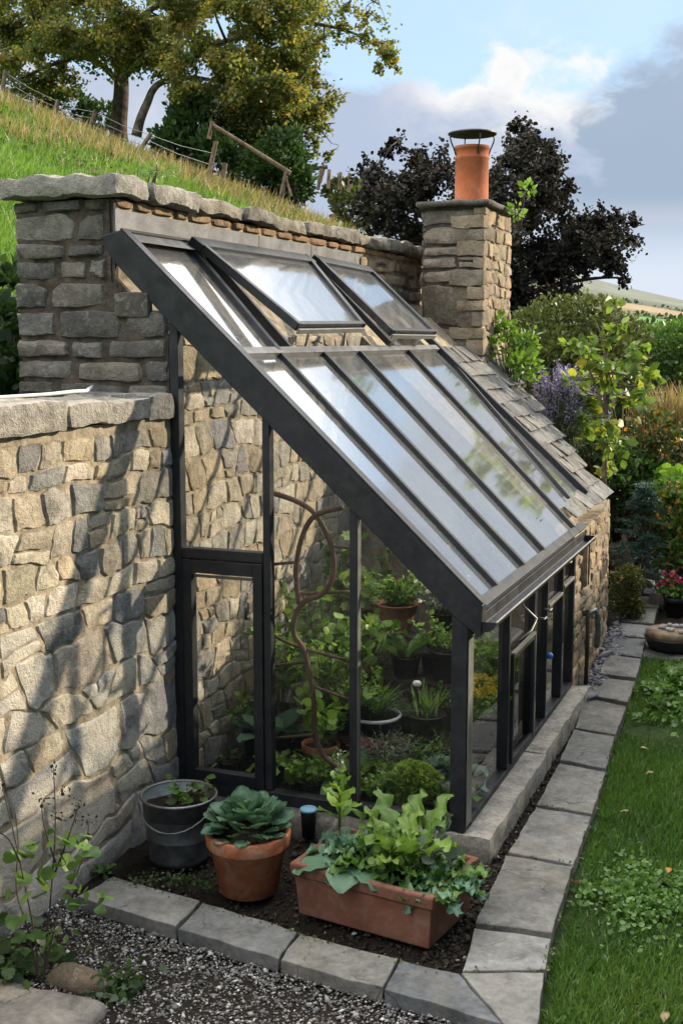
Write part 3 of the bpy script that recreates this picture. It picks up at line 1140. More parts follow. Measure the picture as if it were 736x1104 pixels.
T_LOBED = (np.array([(0, .05, 0)] + _lb + [(0, .5, -.04)]), [(i, i + 1, 12) for i in range(0, 11)] + [(11, 0, 12)])

_tri = []
for k in range(19):  # three rounded lobes
    a = -2.35 + 4.7 * k / 18
    r = .40 + .16 * abs(math.cos(a * 1.5)) ** .7 - (.05 if k % 2 else 0)
    _tri.append((r * math.sin(a), .45 + r * math.cos(a), .05 * math.cos(a * 3)))
T_TRI = (np.array([(0, .02, 0)] + _tri + [(0, .45, -.04)]), [(i, i + 1, 20) for i in range(0, 19)] + [(19, 0, 20)])


def leaves(name, C_, size, tmpl, mat, parent=None, loc=None, val=None, dirs=None, up_bias=.0, kind=None, hang=0.0, stretch=1.0, flat=None):
    """one mesh of many leaves; every leaf has its own place, turn, size and colour value"""
    C_ = np.asarray(C_, float)
    n = len(C_)
    V, F = tmpl
    k = len(V)
    if dirs is None:
        d = npr.normal(size=(n, 3))
    else:
        d = np.asarray(dirs, float) + npr.normal(size=(n, 3)) * .45
    d[:, 2] -= hang
    d /= np.linalg.norm(d, axis=1)[:, None] + 1e-9
    u = npr.normal(size=(n, 3))
    u[:, 2] += up_bias
    u -= d * np.sum(u * d, 1)[:, None]
    u /= np.linalg.norm(u, axis=1)[:, None] + 1e-9
    s = np.cross(d, u)
    sz = (np.asarray(size) * npr.uniform(.6, 1.3, n))[:, None, None]
    P = V[None, :, 0:1] * s[:, None, :] + V[None, :, 1:2] * d[:, None, :] * stretch + V[None, :, 2:3] * u[:, None, :]
    P = C_[:, None, :] + P * sz
    base = world_loc(parent) if parent is not None else Vector(loc if loc is not None else (0, 0, 0))
    P = P - np.array(base)
    me = bpy.data.meshes.new(name)
    nv = n * k
    me.vertices.add(nv)
    me.vertices.foreach_set('co', P.reshape(-1).astype(np.float32))
    sizes = np.array([len(f) for f in F])
    tot = int(sizes.sum())
    li = np.concatenate([np.array(f) for f in F])
    allv = (li[None, :] + (np.arange(n) * k)[:, None]).reshape(-1)
    me.loops.add(n * tot)
    me.loops.foreach_set('vertex_index', allv.astype(np.int32))
    me.polygons.add(n * len(F))
    st = np.concatenate([[0], np.cumsum(sizes)[:-1]])
    me.polygons.foreach_set('loop_start', (st[None, :] + (np.arange(n) * tot)[:, None]).reshape(-1).astype(np.int32))
    me.polygons.foreach_set('use_smooth', np.ones(n * len(F), dtype=bool))
    me.update(calc_edges=True)
    me.validate()
    if val is None: val = npr.uniform(0, 1, n)
    at_ = me.color_attributes.new('col', 'FLOAT_COLOR', 'POINT')
    arr = np.ones((n, k, 4), dtype=np.float32)
    arr[:, :, 0] = np.clip(val, 0, 1)[:, None]
    at_.data.foreach_set('color', arr.ravel())
    me.materials.append(mat)
    o = bpy.data.objects.new(name, me)
    COL.objects.link(o)
    if parent is not None: o.parent = parent
    else: o.location = base
    if kind: o['kind'] = kind
    return o


def bigleaf(mb, base, yaw, pitch, L, W, curl=.5, cup=.15, ruffle=0.0, shape='round', res=(6, 7), val=.5, roll=0.0):
    """one modelled leaf: rises at 'pitch', bends down by 'curl', wavy margin by 'ruffle'"""
    nu, nv = res
    M3 = Matrix.Rotation(yaw, 3, 'Z')
    vs, fs = [], []
    ph = rnd.uniform(0, 9)
    y, z = 0.0, 0.0
    for j in range(nv):
        t = j / (nv - 1)
        a = pitch - curl * t
        if j:
            y += math.cos(a) * L / (nv - 1)
            z += math.sin(a) * L / (nv - 1)
        if shape == 'round': w = W * max(.16, math.sqrt(max(0, 1 - (2 * t ** .85 - 1) ** 2)))
        elif shape == 'paddle': w = W * ((.22 + .2 * t) if t < .3 else max(.05, math.sin(math.pi * ((t - .3) / .7 * .8 + .16)) ** .7))
        elif shape == 'lance': w = W * max(.04, math.sin(math.pi * (t * .92 + .05)) ** .9)
        else: w = W * max(.08, (.35 + .9 * t) * (1 - max(0, t - .75) * 3.0))
        for i in range(nu):
            s = -1 + 2 * i / (nu - 1)
            rf = ruffle * abs(s) ** 1.5 * (math.sin(t * 21 + ph + s * 2.0 + (3 if s > 0 else 0)) + .5 * math.sin(t * 41 + ph * 3)) * W
            rf2 = ruffle * .6 * abs(s) * math.cos(t * 29 + ph * 2) * W
            lx = s * w + rf2
            lz = cup * W * s * s + rf
            p = Vector((lx, y - math.sin(a) * lz, z + math.cos(a) * lz))
            if roll: p = Matrix.Rotation(roll, 3, 'Y') @ p
            vs.append(M3 @ p + Vector(base))
    for j in range(nv - 1):
        for i in range(nu - 1):
            fs.append((j * nu + i, j * nu + i + 1, (j + 1) * nu + i + 1, (j + 1) * nu + i))
    mb.add(vs, fs, (min(1, max(0, val)), 0, 0))


def merge(objs, name=None):
    """fold several foliage meshes of one plant into one mesh object"""
    bm_ = MB()
    base = objs[0]
    mats = []
    for o in objs:
        me = o.data
        off = world_loc(o)
        mi = []
        for m in me.materials:
            if m not in mats: mats.append(m)
            mi.append(mats.index(m))
        n = len(me.vertices)
        co = np.empty(n * 3)
        me.vertices.foreach_get('co', co)
        co = co.reshape(-1, 3) + np.array(off)
        cc = np.empty(n * 4)
        me.color_attributes['col'].data.foreach_get('color', cc)
        cc = cc.reshape(-1, 4)[:, :3]
        b0 = len(bm_.v)
        bm_.v.extend(map(tuple, co))
        bm_.c.extend(map(tuple, cc))
        for p in me.polygons:
            bm_.f.append(tuple(b0 + v for v in p.vertices))
            bm_.mi.append(mi[p.material_index] if mi else 0)
    par = base.parent
    nm = name or base.name
    loc = world_loc(base)
    for o in objs:
        bpy.data.objects.remove(o, do_unlink=True)
    return bm_.build(nm, mats if len(mats) > 1 else mats[0], par, smooth=True, loc=None if par else loc)


L_ = {}
L_['mid'] = m_leaf('mid green leaf', (.035, .09, .022), (.12, .22, .045))
L_['bright'] = m_leaf('bright green leaf', (.07, .17, .022), (.24, .38, .06), .4)
L_['lime'] = m_leaf('lime green leaf', (.07, .15, .028), (.20, .31, .065))
L_['fruit'] = m_leaf('yellow green fruit leaf', (.075, .14, .025), (.22, .31, .055), .45, third=(.42, .38, .06))
L_['dome'] = m_leaf('fresh lime leaflet', (.13, .24, .03), (.34, .46, .09), .5)
L_['blue'] = m_leaf('blue green leaf', (.04, .105, .065), (.13, .235, .145), .22)
L_['grey'] = m_leaf('grey green leaf', (.07, .10, .07), (.19, .23, .16), .2)
L_['red'] = m_leaf('dark red leaf', (.05, .006, .008), (.20, .02, .03), .25)
L_['dark'] = m_leaf('dark green leaf', (.016, .040, .014), (.058, .112, .033))
L_['yellow'] = m_leaf('yellow petal', (.55, .36, .02), (.75, .58, .05), .2)
L_['white'] = m_leaf('white petal', (.55, .55, .5), (.75, .75, .72), .2)
L_['purple'] = m_leaf('lavender flower', (.13, .11, .27), (.33, .28, .52), .2)
L_['orange'] = m_leaf('orange autumn leaf', (.30, .10, .02), (.50, .24, .03), .3)
L_['pink'] = m_leaf('dark pink petal', (.25, .02, .06), (.5, .06, .14), .2)
L_['tan'] = m_leaf('dry tan grass', (.15, .12, .05), (.38, .29, .15), .35)
L_['grass'] = m_leaf('lawn grass', (.032, .082, .014), (.10, .195, .034), .35, third=(.17, .20, .06))
L_['field'] = m_leaf('sunlit field grass', (.065, .145, .022), (.17, .285, .048), .4, third=(.24, .28, .08))
L_['oak'] = m_leaf('autumn oak leaf', (.06, .095, .024), (.235, .24, .06), .55, third=(.42, .27, .065))
L_['olive'] = m_leaf('olive shrub leaf', (.04, .06, .018), (.13, .15, .045), .3)
L_['copper'] = m_leaf('copper beech leaf', (.011, .012, .010), (.046, .042, .036), .12, .75, .15)
L_['conifer'] = m_leaf('blue conifer needle', (.02, .05, .04), (.07, .13, .10), .15)


def pot_profile(r, h, rim=True, taper=.74):
    if rim:
        return [(0, 0), (r * taper * .92, 0), (r * taper, .006), (r * .90, h * .76), (r * .985, h * .775), (r, h * .79), (r * 1.02, h * .985), (r * 1.0, h), (r * .9, h), (r * .88, h * .86), (0, h * .86)]
    return [(0, 0), (r * taper, 0), (r * taper * 1.01, .004), (r * .97, h * .96), (r * 1.02, h * .965), (r * 1.02, h), (r * .94, h), (r * .92, h * .88), (0, h * .88)]


def potted(loc, r, h, label, potmat='blackplastic', rim=False, cat='potted plant', name='potted_plant', group=None, taper=.74):
    e = empty(name, loc, label, cat, group)
    c = MB()
    c.lathe(pot_profile(r, h, rim, taper), loc, 36)
    c.build('pot', M[potmat], e, True)
    c = MB()
    rr = r * .895
    ring = []
    vs = [(loc[0], loc[1], loc[2] + h * .93)]
    for q in (.5, 1):
        for k in range(20):
            a = 2 * math.pi * k / 20
            vs.append((loc[0] + rr * q * math.cos(a), loc[1] + rr * q * math.sin(a), loc[2] + h * (.90 if q == 1 else .92) + rnd.uniform(-.006, .006)))
    fs = [(0, 1 + k, 1 + (k + 1) % 20) for k in range(20)] + [(1 + k, 21 + k, 21 + (k + 1) % 20, 1 + (k + 1) % 20) for k in range(20)]
    c.add(vs, fs)
    c.build('soil', M['soil'], e, True)
    return e


def stems_leaves(e, c, n, height, spread, leaf, mat, per=14, tmpl=T_OVAL, stemr=.0022, lean=.35, stemmat='stem', start=.2, val=None, droop=0.0, r0=.02):
    """herb-like growth: thin bent stems with leaves all along them"""
    st = MB()
    cs, ds = [], []
    for i in range(n):
        a = rnd.uniform(0, 2 * math.pi)
        q = math.sqrt(rnd.random())
        h = height * rnd.uniform(.65, 1.1)
        dx, dy = math.cos(a) * spread * q, math.sin(a) * spread * q
        pts = []
        for t in (0, .33, .66, 1):
            pts.append(Vector((c[0] + math.cos(a) * r0 * q * 3 + dx * t ** 1.4, c[1] + math.sin(a) * r0 * q * 3 + dy * t ** 1.4, c[2] + h * (t - droop * t * t))))
        pts = spline(pts, 3)
        st.tube(pts, [stemr * (1 - .5 * k / len(pts)) for k in range(len(pts))], 4, False)
        m = int(per * rnd.uniform(.7, 1.2))
        for k in range(m):
            t = start + (1 - start) * (k + rnd.random()) / m
            j = min(len(pts) - 2, int(t * (len(pts) - 1)))
            p = pts[j].lerp(pts[j + 1], t * (len(pts) - 1) - j)
            b_ = rnd.uniform(0, 2 * math.pi)
            cs.append(p)
            ds.append((math.cos(b_), math.sin(b_), rnd.uniform(.1, .8)))
    so = st.build('stems', M[stemmat], e)
    lo = leaves('foliage', cs, leaf, tmpl, L_[mat], e, dirs=ds, up_bias=1.2, val=val)
    return so, lo


def tuft(e, c, n, height, spread, w, mat, name='foliage', curl=.8):
    g = MB()
    for i in range(n):
        a = rnd.uniform(0, 2 * math.pi)
        q = rnd.random() ** .7
        bigleaf(g, (c[0] + rnd.uniform(-1, 1) * spread * .12, c[1] + rnd.uniform(-1, 1) * spread * .12, c[2]), a, 1.5 - q * spread / max(height, .01) * 1.0, height * rnd.uniform(.6, 1.1), w, curl * rnd.uniform(.3, 1.2), .1, 0, 'lance', (3, 6), rnd.random())
    return g.build(name, L_[mat], e, True)


def mound(e, c, r, n, leaf, mat, squash=.85, tmpl=T_SMALL, name='foliage'):
    v = npr.normal(size=(n, 3))
    v[:, 2] = np.abs(v[:, 2]) * 1.0 - .15
    v /= np.linalg.norm(v, axis=1)[:, None]
    lump = np.array([1 + .13 * fbm(Vector(x) * 2.2, 2) for x in v])
    rr = r * lump * npr.uniform(.72, 1.04, n)
    P = v * rr[:, None]
    P[:, 2] *= squash
    return leaves(name, P + np.array(c), leaf, tmpl, L_[mat], e, dirs=v, val=npr.uniform(0, 1, n))


def rosette(e, c, n, L, W, mat, shape='round', curl=.9, ruffle=0.0, cup=.2, inner=.25, name='foliage', res=(6, 7), tall=1.35, low_=.15):
    g = MB()
    for i in range(n):
        q = i / max(1, n - 1)  # 0 centre .. 1 outside
        a = i * 2.39996 + rnd.uniform(-.3, .3)
        pt = tall - (tall - low_) * q ** .8 + rnd.uniform(-.15, .15)
        sc = (.6 + .5 * q) * rnd.uniform(.8, 1.1)
        rr = .012 + inner * L * q * .4
        bigleaf(g, (c[0] - math.sin(a) * rr, c[1] + math.cos(a) * rr, c[2] + rnd.uniform(-.01, .01)), a, pt, L * sc, W * sc, curl * rnd.uniform(.6, 1.2), cup, ruffle, shape, res, rnd.uniform(.1, 1) * (1 - .25 * q), rnd.uniform(-.25, .25))
    return g.build(name, L_[mat], e, True)

# ------------------------------------------------------------------ pots in front of the gable
GZ = -.105  # soil level of the bed
# galvanised bucket
bk = empty('bucket', (.245, -.47, GZ), 'dark galvanised metal bucket planted with seedlings beside the door', 'bucket')
bx, by, br, bh = .285, -.53, .175, .305
bk.location = (bx, by, GZ)
c = MB()
c.lathe([(0, .012), (br * .76, .012), (br * .76, 0), (br * .79, 0), (br * .80, .02), (br * .86, .11), (br * .875, .115), (br * .865, .12), (br * .97, bh - .012), (br * 1.0, bh - .012), (br * 1.025, bh - .004), (br * 1.0, bh + .004), (br * .965, bh - .003), (br * .93, bh * .72), (0, bh * .72)], (bx, by, GZ), 44)
c.build('pail', M['zinc'], bk, True)
c = MB()
c.tube([(bx + br * math.cos(t) * .99, by + br * math.sin(t) * .99, GZ + bh - .004) for t in [i * math.pi / 22 for i in range(45)]], .006, 6, False)
c.build('rim', M['frame2'], bk, True)
c = MB()
pts = []
for i in range(13):
    t = i / 12
    a = -2.6 + 2.5 * t
    pts.append((bx + math.cos(a) * (br + .008), by + math.sin(a) * (br + .008), GZ + bh - .035 - .085 * math.sin(math.pi * t)))
c.tube(pts, .0045, 6)
c.build('handle', M['zinc'], bk, True)
c = MB()
vs = [(bx, by, GZ + bh * .84)]
for q in (.5, 1):
    for k in range(24):
        a = k * math.pi / 12
        vs.append((bx + br * .93 * q * math.cos(a), by + br * .93 * q * math.sin(a), GZ + bh * .82 + rnd.uniform(-.01, .01)))
c.add(vs, [(0, 1 + k, 1 + (k + 1) % 24) for k in range(24)] + [(1 + k, 25 + k, 25 + (k + 1) % 24, 1 + (k + 1) % 24) for k in range(24)])
c.build('soil', M['soil'], bk, True)
stems_leaves(bk, (bx + .04, by + .02, GZ + bh * .82), 9, .10, .10, .045, 'mid', 6, T_OVAL)

# terracotta pot with round leaves
pp = onz(265, 962, GZ)
px_, py_ = float(pp[0]), float(pp[1]) + .03
tp = potted((px_, py_, GZ), .182, .275, 'large terracotta pot of fleshy round leaves between the bucket and the trough', 'terracotta', True, taper=.70)
g = MB()
for i in range(88):
    q = (i + 1) / 88
    a = i * 2.39996
    r0 = .135 * math.sqrt(q)
    cx_, cy_ = px_ - math.sin(a) * r0, py_ + math.cos(a) * r0
    zz = GZ + .265 + .10 * (1 - q) ** .8 + rnd.uniform(-.012, .012)
    L = rnd.uniform(.06, .095)
    bigleaf(g, (cx_, cy_, zz), a + rnd.uniform(-.6, .6), 1.45 - .95 * q + rnd.uniform(-.3, .25), L, L * .50, .55, .22, .05, 'round', (7, 7), rnd.uniform(.15, .95), rnd.uniform(-.3, .3))
g.build('foliage', L_['blue'], tp, True)

# long trough
A_ = onz(320, 986, GZ)
B_ = onz(463, 1026, GZ)
C2 = onz(503, 948, GZ)
ax = Vector(B_ - A_)
ln = ax.length
ax.normalize()
ay = Vector((-ax.y, ax.x, 0))
dp = .40
th_ = .235
tg = empty('planter', tuple(A_), 'brown rectangular trough planter of leafy greens at the greenhouse corner', 'planter')


def tpnt(s, t, z):
    p = Vector(A_) + ax * s + ay * t
    return Vector((p.x, p.y, GZ + z))


def rect(i, z, o=0):
    return [tpnt(-o + i, -o + i, z), tpnt(ln + o - i, -o + i, z), tpnt(ln + o - i, dp + o - i, z), tpnt(-o + i, dp + o - i, z)]


c = MB()
rings = [rect(0, 0, -.012), rect(0, .008, -.006), rect(0, th_ * .74, .006), rect(0, th_ * .77, .018), rect(0, th_ * .97, .022), rect(0, th_, .016), rect(0, th_, -.006), rect(0, th_ * .9, -.012), rect(0, th_ * .72, -.014)]
vs = [p for r_ in rings for p in r_]
fs = [(3, 2, 1, 0)]
for k in range(len(rings) - 1):
    for i in range(4):
        fs.append((k * 4 + i, k * 4 + (i + 1) % 4, (k + 1) * 4 + (i + 1) % 4, (k + 1) * 4 + i))
e_ = (len(rings) - 1) * 4
fs.append((e_, e_ + 1, e_ + 2, e_ + 3))
c.add(vs, fs)
c.build('trough', M['troughclay'], tg, bevel=.006)
c = MB()
nx, ny = 14, 8
c.add([tpnt(.015 + (ln - .03) * i / nx, .015 + (dp - .03) * j / ny, th_ * .86 + rnd.uniform(-.012, .012)) for j in range(ny + 1) for i in range(nx + 1)],
      [(j * (nx + 1) + i, j * (nx + 1) + i + 1, (j + 1) * (nx + 1) + i + 1, (j + 1) * (nx + 1) + i) for j in range(ny) for i in range(nx)])
c.build('soil', M['soil'], tg, True)
sz_ = th_ * .86
# plants in the trough
p = tpnt(.13, .20, sz_)
o = rosette(tg, p, 26, .19, .05, 'blue', 'paddle', 1.0, .34, .2, .4, 'cabbage', (11, 18), 1.45, .3)
p = tpnt(.25, .17, sz_)
o = rosette(tg, p, 24, .19, .045, 'mid', 'paddle', .8, .4, .15, .4, 'kale', (11, 18), 1.45, .45)
p = tpnt(.36, .25, sz_)
o = rosette(tg, p, 20, .33, .045, 'lime', 'paddle', .6, .42, .1, .3, 'lettuce', (11, 22), 1.52, .95)
g = MB()
for k in range(3):
    a = [2.2, 3.6, 4.4][k]
    bigleaf(g, tpnt(.14 + .06 * k, .05, sz_ + .03), a + math.atan2(ax.y, ax.x), .5, .17, .07, 1.3, .15, .12, 'round', (7, 8), .5)
g.build('outer_leaf', L_['blue'], tg, True)
p = tpnt(.56, .18, sz_)
o = rosette(tg, p, 34, .18, .036, 'mid', 'paddle', .9, .5, .15, .6, 'curly_kale', (11, 18), 1.45, .25)
p = tpnt(.60, .13, sz_)
o = rosette(tg, p, 24, .16, .034, 'blue', 'paddle', 1.1, .5, .15, .5, 'curly_kale', (11, 18), 1.4, .2)
p = tpnt(.50, .30, sz_)
so, lo = stems_leaves(tg, p, 9, .17, .15, .05, 'grey', 10, T_ROUND)
p = tpnt(.33, .10, sz_)
so, lo = stems_leaves(tg, p, 8, .15, .07, .035, 'lime', 12, T_ROUND)
# bolting lettuce rising from the back left corner
st = MB()
p0 = tpnt(.03, .30, sz_)
st.tube([p0, p0 + Vector((.0, 0, .2)), p0 + Vector((-.01, 0, .38))], [.006, .005, .003], 6)
st.build('flower_stalk', M['stem'], tg, True)
g = MB()
for k in range(14):
    t = k / 13
    bigleaf(g, p0 + Vector((0, 0, .10 + .2 * t)), k * 2.4, .9 + .4 * t, .13 - .07 * t, .034 - .012 * t, .7, .1, .25, 'paddle', (6, 7), rnd.random())
g.build('bolting_lettuce', L_['bright'], tg, True)
cs = [p0 + Vector((rnd.gauss(0, .012), rnd.gauss(0, .012), rnd.uniform(.28, .42))) for _ in range(90)]
leaves('flower_spike', cs, .018, T_SMALL, L_['grey'], tg, up_bias=.5)

# little lidded tubs behind the pots
q = onz(322, 912, GZ)
tb = empty('tub', (q[0], q[1] + .12, GZ), 'small dark tub with a pale blue lid between the terracotta pot and the trough', 'tub')
c = MB()
c.lathe([(0, 0), (.032, 0), (.038, .125), (.038, .13), (0, .13)], tb.location, 24)
c.build('body', M['blackplastic'], tb, True)
c = MB()
c.lathe([(0, .13), (.041, .13), (.043, .137), (.040, .143), (.03, .146), (0, .147)], tb.location, 24)
c.build('lid', M['palebluelid'], tb, True)
q = onz(452, 915, GZ)
tb = empty('tub', (1.36, -.28, GZ), 'low slate grey tub half hidden behind the trough near the corner post', 'tub')
c = MB()
c.lathe([(0, 0), (.06, 0), (.07, .17), (.078, .19), (.082, .20), (.07, .218), (.03, .228), (0, .23)], tb.location, 28)
c.build('body', M['lead'], tb, True)

# ------------------------------------------------------------------ plants inside
stg = empty('plant_stand', (.9, .9, 0), 'dark stepped wooden plant stand inside the greenhouse', 'plant stand')
tiers = [(.56, .86, .18), (.88, 1.20, .42), (1.22, 1.62, .58)]
for y0, y1, z in tiers:
    c = MB()
    nb = 3
    for k in range(nb):
        ya = y0 + (y1 - y0) * k / nb
        c.box((.42, ya + .004, z - .022), (1.43, ya + (y1 - y0) / nb - .004, z))
    c.box((.44, y0 + .03, z - .05), (.48, y1 - .03, z - .023))
    c.box((1.37, y0 + .03, z - .05), (1.41, y1 - .03, z - .023))
    c.build('shelf', M['darkwood'], stg)
for x in (.46, 1.39):
    for y0, y1, z in tiers:
        c = MB()
        c.box((x - .018, (y0 + y1) / 2 - .018, 0), (x + .018, (y0 + y1) / 2 + .018, z - .051))
        c.build('leg', M['darkwood'], stg)


def inp(px, py, y):
    p = ony(px, py, y)
    return float(p[0]), float(p[1])


# right-hand pane, from the front up
e = potted((1.17, .22, .0), .10, .06, 'bright green dome of tiny leaves at the foot of the right gable pane')
mound(e, (1.17, .22, .075), .135, 4200, .021, 'dome', .95, T_ROUND)
e = potted((1.30, .44, .0), .09, .12, 'broad blue green kale in black pot beside the corner post')
rosette(e, (1.30, .44, .11), 22, .18, .055, 'blue', 'paddle', 1.0, .3, .15, .3)
e = potted((.97, .40, .0), .125, .13, 'spiky grey green lavender in wide black pot left of the bright green dome')
so, lo = stems_leaves(e, (.97, .40, .11), 34, .15, .15, .035, 'grey', 22, T_NEEDLE)
e = potted((.86, .47, .0), .09, .17, 'dark red leafed lettuce in black pot behind the grey lavender')
rosette(e, (.86, .47, .15), 26, .13, .032, 'red', 'paddle', .9, .3, .1, .4)
x, y = 1.10, .68
e = potted((x, y, .18), .10, .14, 'white topped succulent with thin upright stalks on the lowest shelf')
g = MB()
for i in range(24):
    bigleaf(g, (x + rnd.gauss(0, .025), y + rnd.gauss(0, .025), .30), rnd.uniform(0, 6.28), rnd.uniform(.95, 1.5), rnd.uniform(.13, .22), .009, .2, .3, 0, 'lance', (3, 6), rnd.random())
g.build('foliage', L_['lime'], e, True)
c = MB()
rough_block(c, (x - .075, y - .04, .468), (x - .030, y + .0, .498), (1, 1, 1), 5, .006, .01, .014)
c.build('flower', L_['white'], e, True)
e = potted((.80, .70, .18), .135, .09, 'fine grassy herb in wide pot with white rim on the lowest shelf')
c = MB()
c.tube([(.80 + .137 * math.cos(t), .70 + .137 * math.sin(t), .272) for t in [i * math.pi / 20 for i in range(41)]], .010, 6, False)
c.build('rim', M['whiteplastic'], e, True)
tuft(e, (.80, .70, .26), 150, .22, .14, .0055, 'bright', 'grass_foliage')
stems_leaves(e, (.80, .70, .25), 22, .17, .13, .03, 'dark', 16, T_NEEDLE)
e = potted((1.31, 1.03, .42), .085, .13, 'leafy green seedling in black pot on the middle shelf by the glazed side')
stems_leaves(e, (1.31, 1.03, .53), 16, .15, .11, .05, 'bright', 11)
e = potted((.98, .78, .18), .07, .10, 'low feathery fern in small pot under the white topped succulent')
stems_leaves(e, (.98, .78, .26), 18, .09, .12, .03, 'mid', 12, T_NEEDLE)
# second tier
e = potted((.66, 1.0, .42), .085, .12, 'pale leafy basil in small red clay pot on the middle shelf', 'terracotta', True)
stems_leaves(e, (.66, 1.0, .53), 26, .17, .15, .052, 'bright', 12, T_ROUND)
e = potted((.88, .98, .42), .085, .12, 'broad paddle leafed plant in small pot on the middle shelf')
rosette(e, (.88, .98, .52), 11, .21, .035, 'mid', 'lance', .5, .05, .2, .2, tall=1.45, low_=.8)
stems_leaves(e, (.88, .98, .52), 10, .12, .12, .03, 'red', 8, T_NEEDLE)
e = potted((1.12, 1.0, .42), .10, .17, 'straggly twiggy plant in black pot on the middle shelf')
stems_leaves(e, (1.12, 1.0, .58), 20, .18, .15, .035, 'bright', 12, T_OVAL, stemmat='drystem')
e = potted((1.345, .76, .18), .08, .12, 'potted yellow flowers in place of a reflection in the glazed side')  # pot added in place of flowers reflected in the side glass
stems_leaves(e, (1.345, .76, .29), 18, .12, .10, .04, 'bright', 9)
for k, (dx, dy, dz, r_) in enumerate(((-.03, -.06, .18, .05), (.06, .02, .15, .055), (.0, .06, .2, .05), (.07, .13, .17, .05))):
    mound(e, (1.345 + dx * .9, .76 + dy * 1.4, .27 + dz), r_, 260, .018, 'yellow', .8, name='flower_head')
# third tier
e = potted((.70, 1.36, .58), .125, .165, 'wide terracotta bowl of green herb on the top shelf', 'terracotta', False, taper=.62)
stems_leaves(e, (.70, 1.36, .72), 46, .17, .14, .028, 'bright', 26, T_OVAL)
e = potted((.98, 1.38, .58), .085, .13, 'white flowered plant in black pot on the top shelf')
stems_leaves(e, (.98, 1.38, .69), 20, .20, .15, .035, 'grey', 12, T_OVAL)
leaves('blossom', [(.98 + rnd.gauss(0, .07), 1.38 + rnd.gauss(0, .06), .82 + rnd.uniform(-.06, .1)) for _ in range(90)], .022, T_ROUND, L_['white'], e, up_bias=1)
e = potted((1.20, 1.36, .58), .10, .13, 'pale bushy thyme in dark pot on the top shelf by the glazed side')
stems_leaves(e, (1.20, 1.36, .69), 40, .15, .16, .02, 'grey', 22, T_SMALL)
e = potted((.50, 1.40, .58), .08, .12, 'lime leafed climber in small pot at the left end of the top shelf')
stems_leaves(e, (.50, 1.40, .69), 10, .2, .12, .05, 'lime', 10, T_ROUND)
e = potted((1.02, 1.9, .0), .17, .30, 'tall dark bush in big black pot at the back of the greenhouse')
stems_leaves(e, (1.02, 1.9, .27), 34, 1.0, .34, .06, 'dark', 30, T_OVAL, .004)
# middle pane: leafy crops on the floor
e = potted((.60, .42, .0), .10, .18, 'round leafed nasturtium in terracotta pot behind the lower trellis', 'terracotta', True)
stems_leaves(e, (.60, .42, .16), 22, .28, .22, .05, 'bright', 9, T_ROUND)
e = potted((.74, .26, .0), .085, .09, 'mid green leafy crop in black pot at the foot of the trellis')
rosette(e, (.74, .26, .08), 22, .22, .035, 'bright', 'lance', .8, .15, .15, .3)
e = potted((.58, .20, .0), .07, .07, 'low leafy seedlings in black tray left of the trellis foot')
stems_leaves(e, (.58, .20, .06), 12, .09, .10, .06, 'mid', 5, T_ROUND)
e = potted((.50, .72, .18), .11, .15, 'tall bright bean vine in black pot behind the trellis')
stems_leaves(e, (.50, .72, .31), 22, .42, .24, .052, 'bright', 11, T_ROUND, .003, start=.25)
e = potted((.68, .88, .18), .10, .20, 'leafy tomato vine in terracotta pot behind the trellis', 'terracotta', True)
stems_leaves(e, (.68, .88, .36), 13, .36, .2, .06, 'mid', 9, T_OVAL, .003, start=.2)
e = potted((.30, 1.20, .0), .12, .22, 'sprawling green vine in black pot against the stone back wall')
stems_leaves(e, (.30, 1.20, .2), 24, .62, .3, .055, 'lime', 13, T_LOBED, .0035, start=.25)
e = potted((.22, 1.9, .0), .13, .24, 'tall green climber at the far end of the stone back wall')
stems_leaves(e, (.22, 1.9, .22), 16, .85, .3, .08, 'mid', 12, T_LOBED, .004, start=.3)
# door pane
e = potted((.30, .50, .0), .10, .17, 'broad blue green cabbage in black pot seen through the door')
rosette(e, (.30, .50, .15), 12, .22, .085, 'blue', 'round', .8, .08, .15, .2, tall=1.4, low_=.5)
e = potted((.20, .78, .0), .11, .22, 'lime leafed vine in black pot seen through the door')
stems_leaves(e, (.20, .78, .2), 18, .48, .2, .062, 'lime', 11, T_LOBED, .003, start=.35)
# spotted succulents low behind the blue cabbage
e = potted((.12, .30, .0), .06, .06, 'tiny green seedling in black pot just inside the door')
stems_leaves(e, (.12, .30, .05), 8, .06, .05, .035, 'mid', 5)

e = potted((1.20, .52, .0), .075, .10, 'feathery bright green fern in small black pot behind the bright green dome')
stems_leaves(e, (1.20, .52, .09), 26, .16, .13, .03, 'bright', 16, T_NEEDLE)
e = potted((1.06, .55, .0), .08, .11, 'low mid green herb in black pot between the grey lavender and the fern')
stems_leaves(e, (1.06, .55, .10), 26, .12, .12, .026, 'mid', 14)
e = potted((.62, .70, .18), .075, .13, 'small mint green herb in black pot at the left of the lowest shelf')
stems_leaves(e, (.62, .70, .29), 22, .16, .12, .035, 'mid', 14)
e = potted((.52, 1.02, .42), .07, .11, 'bushy bright herb in black pot at the left of the middle shelf')
stems_leaves(e, (.52, 1.02, .51), 24, .16, .12, .035, 'bright', 13)
e = potted((1.00, 1.10, .42), .07, .11, 'spiky seedling with thin upright blades in black pot at the back of the middle shelf')
tuft(e, (1.00, 1.10, .51), 60, .22, .09, .005, 'mid')
e = potted((1.24, .88, .18), .07, .12, 'small red clay pot of green herb on the lowest shelf', 'terracotta', True)
stems_leaves(e, (1.24, .84, .28), 20, .14, .11, .03, 'mid', 13)
e = potted((.40, .30, .0), .07, .08, 'leafy green salad in black pot behind the door post')
rosette(e, (.40, .30, .07), 18, .14, .035, 'bright', 'paddle', .8, .3, .15, .3)
e = potted((.86, .24, .0), .07, .09, 'upright lettuce in black pot at the foot of the thin gable post')
